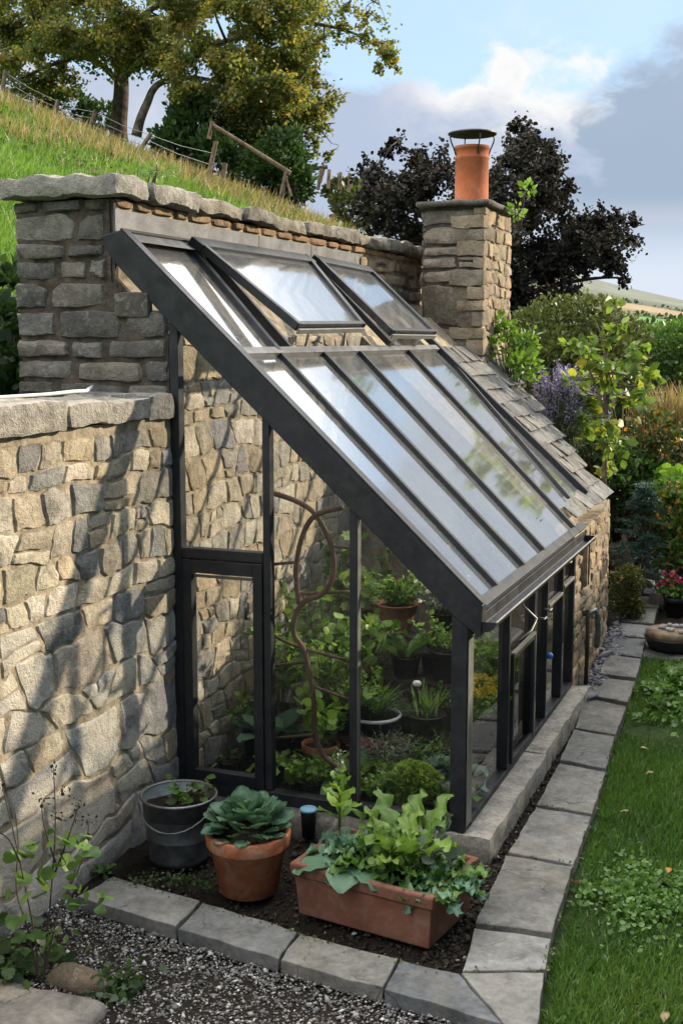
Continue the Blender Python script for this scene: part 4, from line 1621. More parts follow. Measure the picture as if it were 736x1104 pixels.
rosette(e, (.86, .24, .08), 16, .17, .03, 'mid', 'paddle', .6, .3, .15, .2, tall=1.5, low_=.8)

for i, (x, y, r, mat, kind, lab) in enumerate((
        (.13, .60, .07, 'bright', 'herb', 'bright bushy herb in black pot against the back wall behind the door'),
        (.40, .62, .08, 'lime', 'salad', 'lime green salad rosette in black pot behind the door pane'),
        (.68, .13, .06, 'bright', 'herb', 'low bright seedlings in black pot just inside the foot of the trellis'),
        (.90, .11, .05, 'lime', 'salad', 'small lime rosette in black pot just inside the right gable pane'),
        (1.03, .14, .055, 'bright', 'herb', 'tiny bright herb in black pot touching the left of the green dome'),
        (1.37, .22, .055, 'mid', 'salad', 'small green rosette in black pot at the foot of the corner post'),
        (.74, .62, .07, 'bright', 'herb', 'tall bright herb in black pot in front of the white rimmed pot'))):
    h_ = .08 if y < .3 else .16
    e = potted((x, y, .0 if y < .56 or x < .42 else .18), r, h_, lab)
    z_ = (.0 if y < .56 or x < .42 else .18) + h_ * .88
    if kind == 'herb': stems_leaves(e, (x, y, z_), 24, .12 if y < .3 else .2, r * 1.5, .034, mat, 12)
    else: rosette(e, (x, y, z_), 18, .12, .032, mat, 'paddle', .8, .35, .15, .3)

# ------------------------------------------------------------------ ground, one sheet to the horizon
FH = np.array([FW[0], FW[1]]) / math.hypot(FW[0], FW[1])


def sstep(a, b, x):
    t = min(1, max(0, (x - a) / (b - a)))
    return t * t * (3 - 2 * t)


def terrain(x, y):
    s = (x - CAM[0]) * FH[0] + (y - CAM[1]) * FH[1]
    k = 1.0
    if s > 19.5:  # beyond the crest the hill levels and falls away
        ex = s - 19.5
        x2, y2 = x - FH[0] * ex, y - FH[1] * ex
        hill = 2.2 + .43 * (-x2 - 1.5) + .042 * (y2 - 1) - ex * .10
    else:
        hill = 2.2 + .43 * (-x - 1.5) + .042 * (y - 1)
    hill += .10 * mnoise.noise(Vector((x * .35, y * .35, 0))) + .03 * mnoise.noise(Vector((x * 1.3, y * 1.3, 5)))
    hill = max(hill, -1.0)
    garden = -.135 + .012 * sstep(-1.25, -1.4, y + .16 * x - .12)
    if y > 5.2:
        garden += 1.25 * sstep(5.3, 6.4, y) * (1 - sstep(1.05, 1.5, x))
    garden += 1.0 * sstep(8.6, 11.5, y)
    far = sstep(45, 160, s)
    h = hill + (garden - hill) * sstep(-1.35, -.75, x)
    h = h * (1 - far) - 3.0 * far
    return h


def axis(segs):
    out = []
    for a, b_, st in segs:
        n = max(1, round((b_ - a) / st))
        out += [a + (b_ - a) * i / n for i in range(n)]
    out.append(segs[-1][1])
    return out


gx = axis([(-900, -120, 130), (-120, -30, 10), (-30, -12, 1.5), (-12, -2, .4), (-2, 4, .08), (4, 12, .5), (12, 60, 6), (60, 900, 140)])
gy = axis([(-60, -12, 8), (-12, -4, 1), (-4, 7, .08), (7, 22, .5), (22, 60, 3), (60, 200, 20), (200, 1500, 130)])
g = MB()
for y in gy:
    for x in gx:
        h = terrain(x, y)
        if x < -1.0:
            t = .5 + .5 * mnoise.noise(Vector((x * .6, y * .6, 2)))
            col = (.06 + .05 * t, .135 + .05 * t, .022)
        elif y > 60: col = (.07, .12, .035)
        elif x > 1.9 + .05 * mnoise.noise(Vector((y * 3, 0, 0))) - .04 * y and (y < 4.1 or x > 2.7): col = (.032, .06, .013)
        elif y > 9 or y < -6: col = (.04, .07, .016)
        else: col = (.026, .020, .015)
        if -1.0 < x < 4 and -4 < y < 7:
            h += .012 * mnoise.noise(Vector((x * 9, y * 9, 0)))
        g.v.append((x, y, h))
        g.c.append(col)
nx_ = len(gx)
for j in range(len(gy) - 1):
    for i in range(nx_ - 1):
        g.f.append((j * nx_ + i, j * nx_ + i + 1, (j + 1) * nx_ + i + 1, (j + 1) * nx_ + i))
        g.mi.append(0)
t = NT('garden ground')
P = t.pos()
c_ = t.mix(t.attr().outputs['Color'], t.ramp(t.noise(30, 6, .7, P), [(.3, .45), (.7, 1.5)]), 1, 'MULTIPLY')
gm = t.done(t.bsdf(c_, .95, normal=t.bump(t.noise(70, 5, .7, P), 1.0, .03), spec=.2))
g.build('ground', gm, None, True, kind='structure')

# far hillside across the valley
g = MB()
fx = [-160 + 8 * i for i in range(75)]
prof = [(150, -4, (.06, .15, .035)), (210, 4, (.07, .17, .04)), (300, 12.4, (.085, .19, .05)), (306, 12.8, (.05, .06, .04)), (330, 14.8, (.22, .165, .10)), (365, 16.6, (.20, .16, .10)), (370, 17.0, (.06, .065, .05)), (440, 20.5, (.13, .14, .11)), (520, 24.0, (.12, .135, .115)), (600, 22, (.12, .13, .11))]
for j, (dy, z, col) in enumerate(prof):
    for i, x in enumerate(fx):
        fall = min(1.3, max(.12, 1 - .0105 * (x + 72)))
        zz = z * fall + .6 * mnoise.noise(Vector((x * .02, dy * .01, 1)))
        g.v.append((x, dy + 3 * mnoise.noise(Vector((x * .03, 0, 3))), zz if j < len(prof) - 1 else zz))
        g.c.append(col)
for j in range(len(prof) - 1):
    for i in range(len(fx) - 1):
        g.f.append((j * len(fx) + i, j * len(fx) + i + 1, (j + 1) * len(fx) + i + 1, (j + 1) * len(fx) + i))
        g.mi.append(0)
t = NT('far fields')
c_ = t.mix(t.attr().outputs['Color'], t.ramp(t.noise(.05, 5, .6, t.pos()), [(.3, .75), (.7, 1.2)]), 1, 'MULTIPLY')
fm = t.done(t.bsdf(c_, .95, spec=.1))
g.build('hills', fm, None, True, kind='structure')
hb = []
for i in range(1600):
    x = rnd.uniform(-110, 60)
    row = rnd.random()
    dy = 304 if row < .5 else 368
    zz = (12.7 if row < .5 else 16.9) * min(1.3, max(.12, 1 - .0105 * (x + 72)))
    hb.append((x, dy + rnd.uniform(-1, 1), zz + rnd.uniform(-.2, .7)))
o = leaves('hedgerow', hb, 1.1, T_OVAL, L_['dark'], kind='stuff')
tag(o, 'dark hedgerows between the far fields on the distant hillside', 'hedgerow')

# ------------------------------------------------------------------ paving
ST = -.07
path = bpy.data.objects.new('path', None)
COL.objects.link(path)
path.location = (1.75, 1.5, -.1)
path['kind'] = 'structure'
kerb = bpy.data.objects.new('kerb', None)
COL.objects.link(kerb)
kerb.location = (1.0, -1.1, -.1)
kerb['kind'] = 'structure'


def paver(poly_px, parent, seed, dz=0.0, th=.06):
    P_ = [onz(px, py, ST) for px, py in poly_px]
    ctr = sum(P_) / len(P_)
    P_ = [Vector(ctr + (p - ctr) * .991) for p in P_]
    rg = random.Random(seed)
    # edges get small irregular steps (riven stone)
    out = []
    n = len(P_)
    for i in range(n):
        a, b_ = P_[i], P_[(i + 1) % n]
        m = max(2, int((b_ - a).length / .045))
        nr = Vector((-(b_ - a).y, (b_ - a).x, 0)).normalized()
        for k in range(m):
            t = k / m
            q = a.lerp(b_, t)
            w = .006 * mnoise.noise(Vector((q.x * 8 + seed, q.y * 8, 0))) + .004 * mnoise.noise(Vector((q.x * 30, q.y * 30, seed)))
            out.append(q + nr * w)
    k_ = rg.uniform(.85, 1.15)
    base = rg.choice([(.145, .149, .152), (.12, .126, .132), (.165, .163, .155), (.142, .144, .142), (.15, .146, .134)])
    col = tuple(v * k_ for v in base)
    tx, ty = rg.uniform(-.02, .02), rg.uniform(-.018, .018)
    c = MB()
    m = len(out)
    cc = Vector(ctr)
    top = []
    rings = [1.0, .985, .8, .5]
    vs = []
    for r_i, r_ in enumerate(rings):
        for q in out:
            p = cc + (q - cc) * r_
            z = ST + dz + tx * (p.x - cc.x) + ty * (p.y - cc.y) + .005 * fbm((p.x * 6, p.y * 6, seed), 3) - (.003 if r_i == 0 else 0)
            vs.append((p.x, p.y, z))
    vs.append((cc.x, cc.y, ST + dz))
    for q in out:
        w = 1.0 + .012 * mnoise.noise(Vector((q.x * 12, q.y * 12, 7)))
        p = cc + (q - cc) * w
        vs.append((p.x, p.y, ST - th + dz))
    fs = []
    for r_i in range(len(rings) - 1):
        for i in range(m):
            fs.append((r_i * m + i, r_i * m + (i + 1) % m, (r_i + 1) * m + (i + 1) % m, (r_i + 1) * m + i))
    l0 = (len(rings) - 1) * m
    for i in range(m): fs.append((l0 + i, l0 + (i + 1) % m, len(rings) * m))
    b0 = len(rings) * m + 1
    for i in range(m): fs.append((b0 + i, b0 + (i + 1) % m, (i + 1) % m, i))
    # keep normals outward
    area = sum(out[i].x * out[(i + 1) % m].y - out[(i + 1) % m].x * out[i].y for i in range(m))
    if area < 0: fs = [f[::-1] for f in fs]
    c.add(vs, fs, col)
    o = c.build('paving_slab', M['slabstone'], parent, True)
    o.data.set_sharp_from_angle(angle=R(18)) if hasattr(o.data, 'set_sharp_from_angle') else None
    return o


for i, q in enumerate([[(83, 966), (190, 1000), (216, 972), (121, 944)],
                       [(192, 1001), (300, 1034), (320, 1004), (218, 973)],
                       [(302, 1035), (412, 1066), (429, 1035), (322, 1005)],
                       [(414, 1067), (542, 1103), (495, 1050), (431, 1036)]]):
    paver(q, kerb, 300 + i, 0, .058)
J = [((497, 1049), (545, 1107), (580, 1107), (586, 1047)), ((498, 1046), (588, 1045), (594, 1010), (511, 998)), ((512, 995), (595, 1007), (617, 935), (545, 921)),
     ((547, 919), (618, 932), (637, 880), (577, 869)), ((578, 867), (638, 877), (653, 831), (602, 821)), ((603, 819), (653, 828), (662, 795), (618, 787)), ((619, 785), (663, 793), (675, 761), (630, 751)),
     ((631, 748), (676, 757), (685, 733), (644, 729)), ((645, 727), (685, 731), (691, 710), (653, 706)), ((654, 704), (691, 708), (696, 689), (661, 686)), ((662, 684), (697, 687), (703, 675), (668, 671)),
     ((669, 669), (704, 672), (708, 657), (676, 656)), ((677, 654), (709, 655), (712, 643), (683, 642)), ((684, 640), (713, 641), (716, 630), (689, 629))]
for i, q in enumerate(J):
    paver(q, path, 330 + i, (0, -.004, .003, 0, -.003, .002)[i % 6])

mp_ = []
for q in J:
    for a_, b_ in ((q[0], q[1]), (q[1], q[2])):
        A_j, B_j = onz(*a_, ST), onz(*b_, ST)
        for k in range(70):
            t_ = rnd.random()
            p_ = A_j + (B_j - A_j) * t_
            if mnoise.noise(Vector((p_[0] * 7, p_[1] * 7, 2))) < .05: continue
            mp_.append((p_[0] + rnd.gauss(0, .008), p_[1] + rnd.gauss(0, .008), ST - .006 + rnd.uniform(0, .008)))
for q in range(260):
    x_ = rnd.uniform(.15, 1.8)
    mp_.append((x_, -.89 - .16 * x_ + rnd.gauss(0, .012), ST - .008 + rnd.uniform(0, .012)))
o = leaves('moss', mp_, .014, T_SMALL, L_['olive'], up_bias=1.5, kind='stuff')
tag(o, 'moss and tiny weeds in the joints and edges of the stone path', 'moss')

# soil floor of the greenhouse
g = MB()
for j in range(41):
    for i in range(25):
        x, y = .0 + 1.44 * i / 24, .03 + 2.58 * j / 40
        g.v.append((x, y, -.012 + .012 * fbm((x * 9, y * 9, 4), 3)))
        g.c.append((1, 1, 1))
for j in range(40):
    for i in range(24):
        g.f.append((j * 25 + i, j * 25 + i + 1, (j + 1) * 25 + i + 1, (j + 1) * 25 + i))
        g.mi.append(0)
g.build('floor', M['soil'], None, True, kind='structure')


# loose chips: one object of stuff each
def chips(name, pts, size, cols, label, cat, flat=.6):
    V0 = np.array([(1, 0, 0), (-1, 0, 0), (0, 1, 0), (0, -1, 0), (0, 0, 1), (0, 0, -1)], float)
    F0 = np.array([(0, 2, 4), (2, 1, 4), (1, 3, 4), (3, 0, 4), (2, 0, 5), (1, 2, 5), (3, 1, 5), (0, 3, 5)])
    n = len(pts)
    P_ = np.asarray(pts, float)
    s = size * npr.lognormal(0, .4, n)
    sh = npr.uniform(.5, 1.2, (n, 1, 3))
    sh[:, :, 2] *= flat
    V = V0[None] * sh + npr.normal(size=(n, 6, 3)) * .16
    a = npr.uniform(0, 6.28, n)
    ca, sa = np.cos(a)[:, None], np.sin(a)[:, None]
    X_ = V[:, :, 0] * ca - V[:, :, 1] * sa
    Y_ = V[:, :, 0] * sa + V[:, :, 1] * ca
    tl = npr.uniform(-.5, .5, (n, 1))
    Z_ = V[:, :, 2] + tl * X_
    W_ = np.stack([X_, Y_, Z_], 2) * s[:, None, None] + P_[:, None, :]
    me = bpy.data.meshes.new(name)
    me.vertices.add(n * 6)
    me.vertices.foreach_set('co', W_.reshape(-1).astype(np.float32))
    me.loops.add(n * 24)
    me.loops.foreach_set('vertex_index', (F0.reshape(-1)[None] + (np.arange(n) * 6)[:, None]).reshape(-1).astype(np.int32))
    me.polygons.add(n * 8)
    me.polygons.foreach_set('loop_start', (np.arange(n * 8) * 3).astype(np.int32))
    me.update(calc_edges=True)
    at_ = me.color_attributes.new('col', 'FLOAT_COLOR', 'POINT')
    ci = npr.integers(0, len(cols), n)
    arr = np.ones((n, 6, 4), dtype=np.float32)
    arr[:, :, :3] = (np.array(cols)[ci] * npr.uniform(.7, 1.2, (n, 1)))[:, None, :]
    at_.data.foreach_set('color', arr.ravel())
    me.materials.append(M['chip'])
    o = bpy.data.objects.new(name, me)
    COL.objects.link(o)
    return tag(o, label, cat, None, 'stuff')


t = NT('stone chips')
M['chip'] = t.done(t.bsdf(t.mix(t.attr().outputs['Color'], t.ramp(t.noise(200, 3, .6, t.pos()), [(.3, .7), (.7, 1.2)]), .8, 'MULTIPLY'), .8, spec=.3))


def inside(poly, x, y):
    r = False
    n = len(poly)
    for i in range(n):
        (xa, ya), (xb, yb) = poly[i][:2], poly[(i + 1) % n][:2]
        if (ya > y) != (yb > y) and x < (xb - xa) * (y - ya) / (yb - ya) + xa: r = not r
    return r


gp = []
fr_ = [onz(*q, -.13) for q in ((83, 966), (190, 1000), (300, 1034), (412, 1066), (545, 1106))]
while len(gp) < 24000:
    x, y = rnd.uniform(0, 2.1), rnd.uniform(-2.5, -.9)
    # in front of the kerb only
    yl_ = np.interp(x, [p[0] for p in fr_], [p[1] for p in fr_])
    if y > yl_ - .0: continue
    gp.append((x, y, -.126 + .012 * mnoise.noise(Vector((x * 9, y * 9, 0))) + rnd.uniform(-.003, .008)))
chips('gravel', gp, .0064, [(.30, .29, .28), (.13, .13, .13), (.07, .07, .07), (.20, .19, .175), (.45, .44, .42), (.10, .095, .09), (.16, .15, .15)], 'grey and white gravel in front of the stone kerb', 'gravel')
sp = []
while len(sp) < 2600:
    x, y = rnd.uniform(1.44, 1.85), rnd.uniform(2.5, 5.3)
    if abs(x - (xwall(min(4.9, max(2.63, y))) + .075)) > .06 + .02 * rnd.random(): continue
    sp.append((x, y, -.10 + rnd.uniform(-.01, .02)))
chips('slate_chippings', sp, .026, [(.10, .10, .12), (.14, .14, .165), (.08, .08, .09), (.20, .20, .22)], 'blue grey slate chippings along the foot of the outhouse wall', 'slate chippings', .35)
bp = []
while len(bp) < 3800:
    if rnd.random() < .55:
        x, y = rnd.uniform(1.6, 1.80), rnd.uniform(-1.1, 2.7)
    else:
        x, y = rnd.uniform(.1, 1.75), rnd.uniform(-1.2, -.1)
    bp.append((x, y, -.128 + .012 * mnoise.noise(Vector((x * 9, y * 9, 0))) + rnd.uniform(-.004, .006)))
o = chips('soil_crumbs', bp, .009, [(.03, .023, .017)] * 14 + [(.05, .04, .03)] * 5 + [(.30, .29, .27)], 'dark crumbly soil with a few pale chips in the bed round the greenhouse', 'soil')
ip = [(rnd.uniform(.03, 1.42), rnd.uniform(.04, .9), .002 + rnd.uniform(-.004, .006)) for _ in range(1500)]
o = chips('floor_grit', ip, .008, [(.03, .023, .017)] * 8 + [(.22, .21, .19)], 'dark soil and pale grit on the greenhouse floor', 'soil')

# loose rocks in the near left corner
q = [onz(px, py, -.08) for px, py in ((-30, 1085), (50, 1064), (118, 1082), (110, 1140), (0, 1160))]
st_ = MB()
c = MB()
rough_block(c, (.05, -2.15, -.16), (.68, -1.76, -.075), (.20, .185, .165), 201, .02, .05, .03)
o = c.build('stepping_stone', M['slabstone'], None, True, loc=(.35, -1.95, -.16))
tag(o, 'large flat grey stone lying in the near left corner on the gravel', 'stone')
q = onz(88, 1058, -.12)
c = MB()
rough_block(c, (q[0] - .13, q[1] - .07, -.15), (q[0] + .12, q[1] + .05, -.085), (.15, .115, .085), 202, .02, .04, .03)
o = c.build('rock', M['rubble'], None, True, loc=(q[0], q[1], -.15))
tag(o, 'small brown rock just behind the large flat stone', 'rock')

# ------------------------------------------------------------------ lawn
gr = []
N = 150000
xs_ = np.concatenate([npr.uniform(1.75, 2.85, 105000), npr.uniform(2.85, 4.4, 45000)])
ys_ = np.concatenate([npr.uniform(-1.6, 4.0, 105000), npr.uniform(-2.2, 7.5, 45000)])


def path_right(y):
    return np.interp(y, [-1.4, -.95, .69, 1.73, 2.5, 3.3, 4.2], [2.12, 2.10, 1.99, 1.90, 1.87, 1.83, 1.80])


edge = path_right(ys_) + .012 + .05 * np.array([mnoise.noise(Vector((0, y * 4, 1))) for y in ys_])
patch = np.array([mnoise.noise(Vector((x * 1.6, y * 1.6, 4))) for x, y in zip(xs_, ys_)])
keep = (xs_ > edge) & (npr.uniform(0, 1, N) < .72 + 1.1 * patch)
xs_, ys_, patch = xs_[keep], ys_[keep], patch[keep]
P_ = np.stack([xs_, ys_, np.full(len(xs_), -.135)], 1)
dirs = npr.normal(size=(len(xs_), 3)) * .4
dirs[:, 2] = 1
T_BLADE = (np.array([(-.055, 0, 0), (.055, 0, 0), (.045, .55, .04), (-.045, .55, .04), (0, 1, .16)]), [(0, 1, 2, 3), (3, 2, 4)])
o = leaves('grass', P_, .048, T_BLADE, L_['grass'], dirs=dirs, val=.45 + .5 * patch + npr.normal(size=len(xs_)) * .22, kind='stuff')
tag(o, 'short green lawn grass to the right of the stone path', 'grass')


def clump_patch(center, rx, ry, n, leaf, mat, label, cat, tmpl=T_ROUND, name='ground_cover', h=.09, kind=None):
    r = np.clip(np.abs(npr.normal(0, .55, n)), 0, 1.7)
    a = npr.uniform(0, 6.28, n)
    lump = np.array([.7 + .5 * mnoise.noise(Vector((math.cos(t) * 1.5, math.sin(t) * 1.5, center[0] * 9))) for t in a])
    X_ = center[0] + rx * r * lump * np.cos(a)
    Y_ = center[1] + ry * r * lump * np.sin(a)
    hh = np.array([.55 + .6 * mnoise.noise(Vector((x * 9, y * 9, 0))) for x, y in zip(X_, Y_)])
    Z_ = center[2] + h * npr.uniform(.1, 1, n) * np.clip(1 - .6 * r, .15, 1) * np.clip(hh, .2, 1.4)
    o = leaves(name, np.stack([X_, Y_, Z_], 1), leaf, tmpl, L_[mat], up_bias=2.0, loc=tuple(center))
    return tag(o, label, cat, None, kind)


q = onz(672, 962, -.1)
clump_patch((q[0] + .06, q[1] + .05, -.11), .30, .42, 3800, .021, 'mid', 'low clover patch spreading from the path edge over the near lawn', 'ground cover', name='clover_patch', h=.07)
q = onz(722, 745, -.1)
clump_patch((q[0] + .03, q[1], -.11), .26, .75, 2600, .035, 'mid', 'bushy green herb patch on the far lawn beside the path', 'ground cover', name='herb_patch', h=.16)
for i, (px, py, l) in enumerate(((677, 875, 'brown fallen leaf in the middle of the lawn'), (722, 936, 'small orange fallen leaf on the lawn at the right edge'), (704, 833, 'curled tan fallen leaf on the upper lawn'), (622, 952, 'pinkish brown fallen leaf at the path edge'), (718, 1092, 'brown fallen leaf on the lawn in the near right corner'), (690, 806, 'dry tan fallen leaf on the far lawn'))):
    q = onz(px, py, -.085)
    g = MB()
    bigleaf(g, q, rnd.uniform(0, 6), .2, .045, .015, .8, .3, .15, 'round', (6, 6), .4)
    o = g.build('fallen_leaf', [L_['tan'], L_['orange'], L_['tan'], L_['red'], L_['tan'], L_['tan']][i], None, True, loc=q)
    tag(o, l, 'leaf', 'leaves fallen on the grass')

# ------------------------------------------------------------------ near left wild plant
base = onz(45, 1062, -.13)
wp = empty('wild_plant', tuple(base), 'tall wild plant with thin dry stalks and lobed leaves against the low wall', 'plant')
bd = float((base - CAM) @ FW)


def wpx(px, py, dd=0.0):
    return Vector(at(px, py, bd + dd))


stalks = [[(42, 1062), (38, 1010), (22, 930), (12, 885), (2, 845)], [(46, 1062), (52, 1000), (58, 930), (60, 880), (58, 828)], [(46, 1060), (58, 1005), (66, 975), (88, 930), (97, 885)], [(42, 1060), (30, 1000), (18, 960), (20, 910), (16, 870)], [(60, 940), (75, 900), (85, 870)], [(60, 930), (48, 890), (45, 865)], [(22, 930), (10, 905), (-5, 895)]]
for s in stalks:
    c = MB()
    pts = spline([wpx(px, py, .02 * i) for i, (px, py) in enumerate(s)], 4)
    c.tube(pts, [.0042 - .0026 * k / len(pts) for k in range(len(pts))], 5)
    c.build('stalk', M['drystem'], wp, True)
for (px, py) in ((58, 830), (97, 885), (85, 868), (45, 862), (2, 845), (70, 855), (60, 880), (80, 880)):
    hp = [wpx(px + rnd.gauss(0, 4), py + rnd.gauss(0, 4), rnd.uniform(-.02, .02)) for k in range(18)]
    leaves('seed_head', hp, .016, T_SMALL, L_['copper'], wp)
g = MB()
lv = [(15, 945, .075), (68, 935, .065), (80, 962, .05), (100, 968, .04), (30, 915, .05), (20, 1008, .06), (45, 1015, .05), (95, 905, .035), (55, 905, .045), (92, 920, .04), (75, 905, .04), (8, 1040, .06), (48, 960, .035)]
cs, ds = [], []
for px, py, s in lv:
    for k in range(5):
        cs.append(wpx(px + rnd.gauss(0, 8), py + rnd.gauss(0, 7), rnd.uniform(-.06, .06)))
        ds.append((rnd.gauss(.3, .5), rnd.gauss(-.5, .4), .1))
leaves('foliage', cs, .058, T_TRI, L_['mid'], wp, dirs=ds, up_bias=2.5)
q = onz(10, 1050, -.13)
e = empty('wild_plant', tuple(q), 'low dark leafy clump at the left edge below the tall wild plant', 'plant')
cs = [(q[0] + rnd.gauss(0, .09), q[1] + rnd.gauss(0, .11), q[2] + abs(rnd.gauss(.05, .05))) for _ in range(130)]
leaves('foliage', cs, .055, T_TRI, L_['dark'], e, up_bias=2)
q = onz(128, 1072, -.13)
e = empty('wild_plant', tuple(q), 'small green weed growing in the gravel right of the large flat stone', 'plant')
cs = [(q[0] + rnd.gauss(0, .05), q[1] + rnd.gauss(0, .05), q[2] + abs(rnd.gauss(.03, .03))) for _ in range(110)]
leaves('foliage', cs, .032, T_TRI, L_['dark'], e, up_bias=1.5)
q = onz(110, 942, -.12)
e = empty('wild_plant', tuple(q), 'tiny green weed at the foot of the low wall by the first kerb slab', 'plant')
cs = [(q[0] + rnd.gauss(0, .035), q[1] + rnd.gauss(0, .035), q[2] + abs(rnd.gauss(.02, .02))) for _ in range(40)]
leaves('foliage', cs, .03, T_OVAL, L_['mid'], e, up_bias=1.5)
for px, py in ((150, 960), (185, 958), (210, 962)):
    q = onz(px, py, -.1)
    o = leaves('ground_cover', [(q[0] + rnd.gauss(0, .04), q[1] + rnd.gauss(0, .03) + .05, -.085 + abs(rnd.gauss(0, .01))) for _ in range(60)], .022, T_SMALL, L_['dark'], up_bias=2, loc=tuple(q))
    tag(o, 'dark creeping weed growing over the back edge of the kerb by the bucket', 'weed', 'weeds creeping over the kerb', 'stuff')

# ------------------------------------------------------------------ hillside
def onterrain(px, py, d0=6.0, d1=60):
    d = d0
    while d < d1:
        p = at(px, py, d)
        if p[2] < terrain(p[0], p[1]): break
        d += .12
    return Vector(p), d


def polar(n, px0, px1, da, db):
    out = []
    px = npr.uniform(px0, px1, n)
    d = da * (db / da) ** npr.uniform(0, 1, n)
    for a, b_ in zip(px, d):
        p = at(a, 367, b_)
        if p[0] < -1.25: out.append((p[0], p[1], terrain(p[0], p[1]), b_))
    return np.array(out)


G_ = polar(110000, -60, 420, 6.0, 20.5)
dirs = npr.normal(size=(len(G_), 3)) * .45
dirs[:, 2] = 1
v = np.array([.5 + .45 * mnoise.noise(Vector((x * .8, y * .8, 3))) for x, y in G_[:, :2]])
o = leaves('grass', G_[:, :3], .035 + .0095 * G_[:, 3], T_BLADE, L_['field'], dirs=dirs, val=v + npr.normal(size=len(v)) * .15, kind='stuff')
tag(o, 'bright sunlit grass on the hillside behind the wall', 'grass')
G_ = polar(24000, -60, 430, 14.5, 21.5)
dens = np.array([mnoise.noise(Vector((x * .5, y * .5, 8))) for x, y in G_[:, :2]])
G_ = G_[(dens * 1.7 + (G_[:, 3] - 18.0) * .30 + npr.normal(size=len(dens)) * .12) > 0]
dirs = npr.normal(size=(len(G_), 3)) * .3
dirs[:, 2] = 1
o = leaves('tall_grass', G_[:, :3], .30, (T_BLADE[0] * np.array([.5, 1, 1]), T_BLADE[1]), L_['tan'], dirs=dirs, kind='stuff')
tag(o, 'tall dry tan grass along the hillside fence', 'grass')
G2 = polar(9000, -60, 420, 15, 20.5)
o = leaves('rough_herbage', G2[:, :3] + np.array([0, 0, .08]), .085, T_OVAL, L_['olive'], up_bias=1, kind='stuff')
tag(o, 'rough green herbage among the dry grass below the fence', 'herbage')

# fence along the crest
fe = empty('wire_fence', (0, 0, 0), 'old post and wire fence along the top of the hillside', 'fence')
posts = [((2, 104), (6, 76)), ((57, 128), (63, 108)), ((96, 142), (103, 119)), ((151, 162), (163, 144)), ((222, 203), (233, 152)), ((238, 208), (243, 176)), ((278, 214), (285, 202)), ((344, 196), (346, 182)), ((354, 196), (355, 183)), ((366, 198), (367, 186)), ((376, 200), (377, 187))]
tops = []
P0 = None
for k, (bpx, tpx) in enumerate(posts):
    p, d = onterrain(*bpx)
    if d > 30: d = 19.6; p = Vector(at(*bpx, d))
    if P0 is None:
        fe.location = p
        P0 = p
    tp_ = Vector(at(*tpx, d))
    if k >= 7: tp_ = Vector(at(*tpx, d))
    c = MB()
    dn = p + (p - tp_) * .6
    c.tube([dn, p, tp_], [.042, .04, .036] if k < 7 else .03, 7)
    c.build('post', M['wood'], fe)
    tops.append((p, tp_))
for k in range(5):
    a, e_ = tops[k], tops[k + 1]
    for t in (.3, .62, .92):
        p, q = a[0].lerp(a[1], t), e_[0].lerp(e_[1], t * (1 if k < 3 else .8))
        c = MB()
        c.tube([p, (p + q) / 2 - Vector((0, 0, .03)), q], .0045, 4)
        c.build('wire', M['wire'], fe)
# leaning pole on its post
p, d = onterrain(302, 222)
d = min(d, 18.5)
pr_ = empty('fence_rail', tuple(at(302, 222, d)), 'grey wooden pole sloping down to a short brace post on the hillside', 'rail')
c = MB()
c.tube([at(228, 134, d), at(270, 160, d), at(313, 187, d)], [.03, .034, .038], 8)
c.build('pole', M['wood'], pr_)
for (x0, y0, x1, y1, r_) in ((300, 224, 309, 184, .034), (314, 212, 307, 188, .02), (225, 150, 229, 131, .032)):
    c = MB()
    c.tube([at(x0, y0, d), at(x1, y1, d)], r_, 7)
    c.build('brace_post', M['wood'], pr_)
d = 21
pr_ = empty('fence_rail', tuple(at(345, 195, d)), 'short level wooden rail beyond the brace post near the skyline', 'rail')
c = MB()
c.tube([at(328, 183, d), at(353, 180, d)], .035, 7)
c.build('pole', M['wood'], pr_)
c = MB()
c.tube([at(345, 197, d), at(349, 181, d)], .03, 7)
c.build('brace_post', M['wood'], pr_)


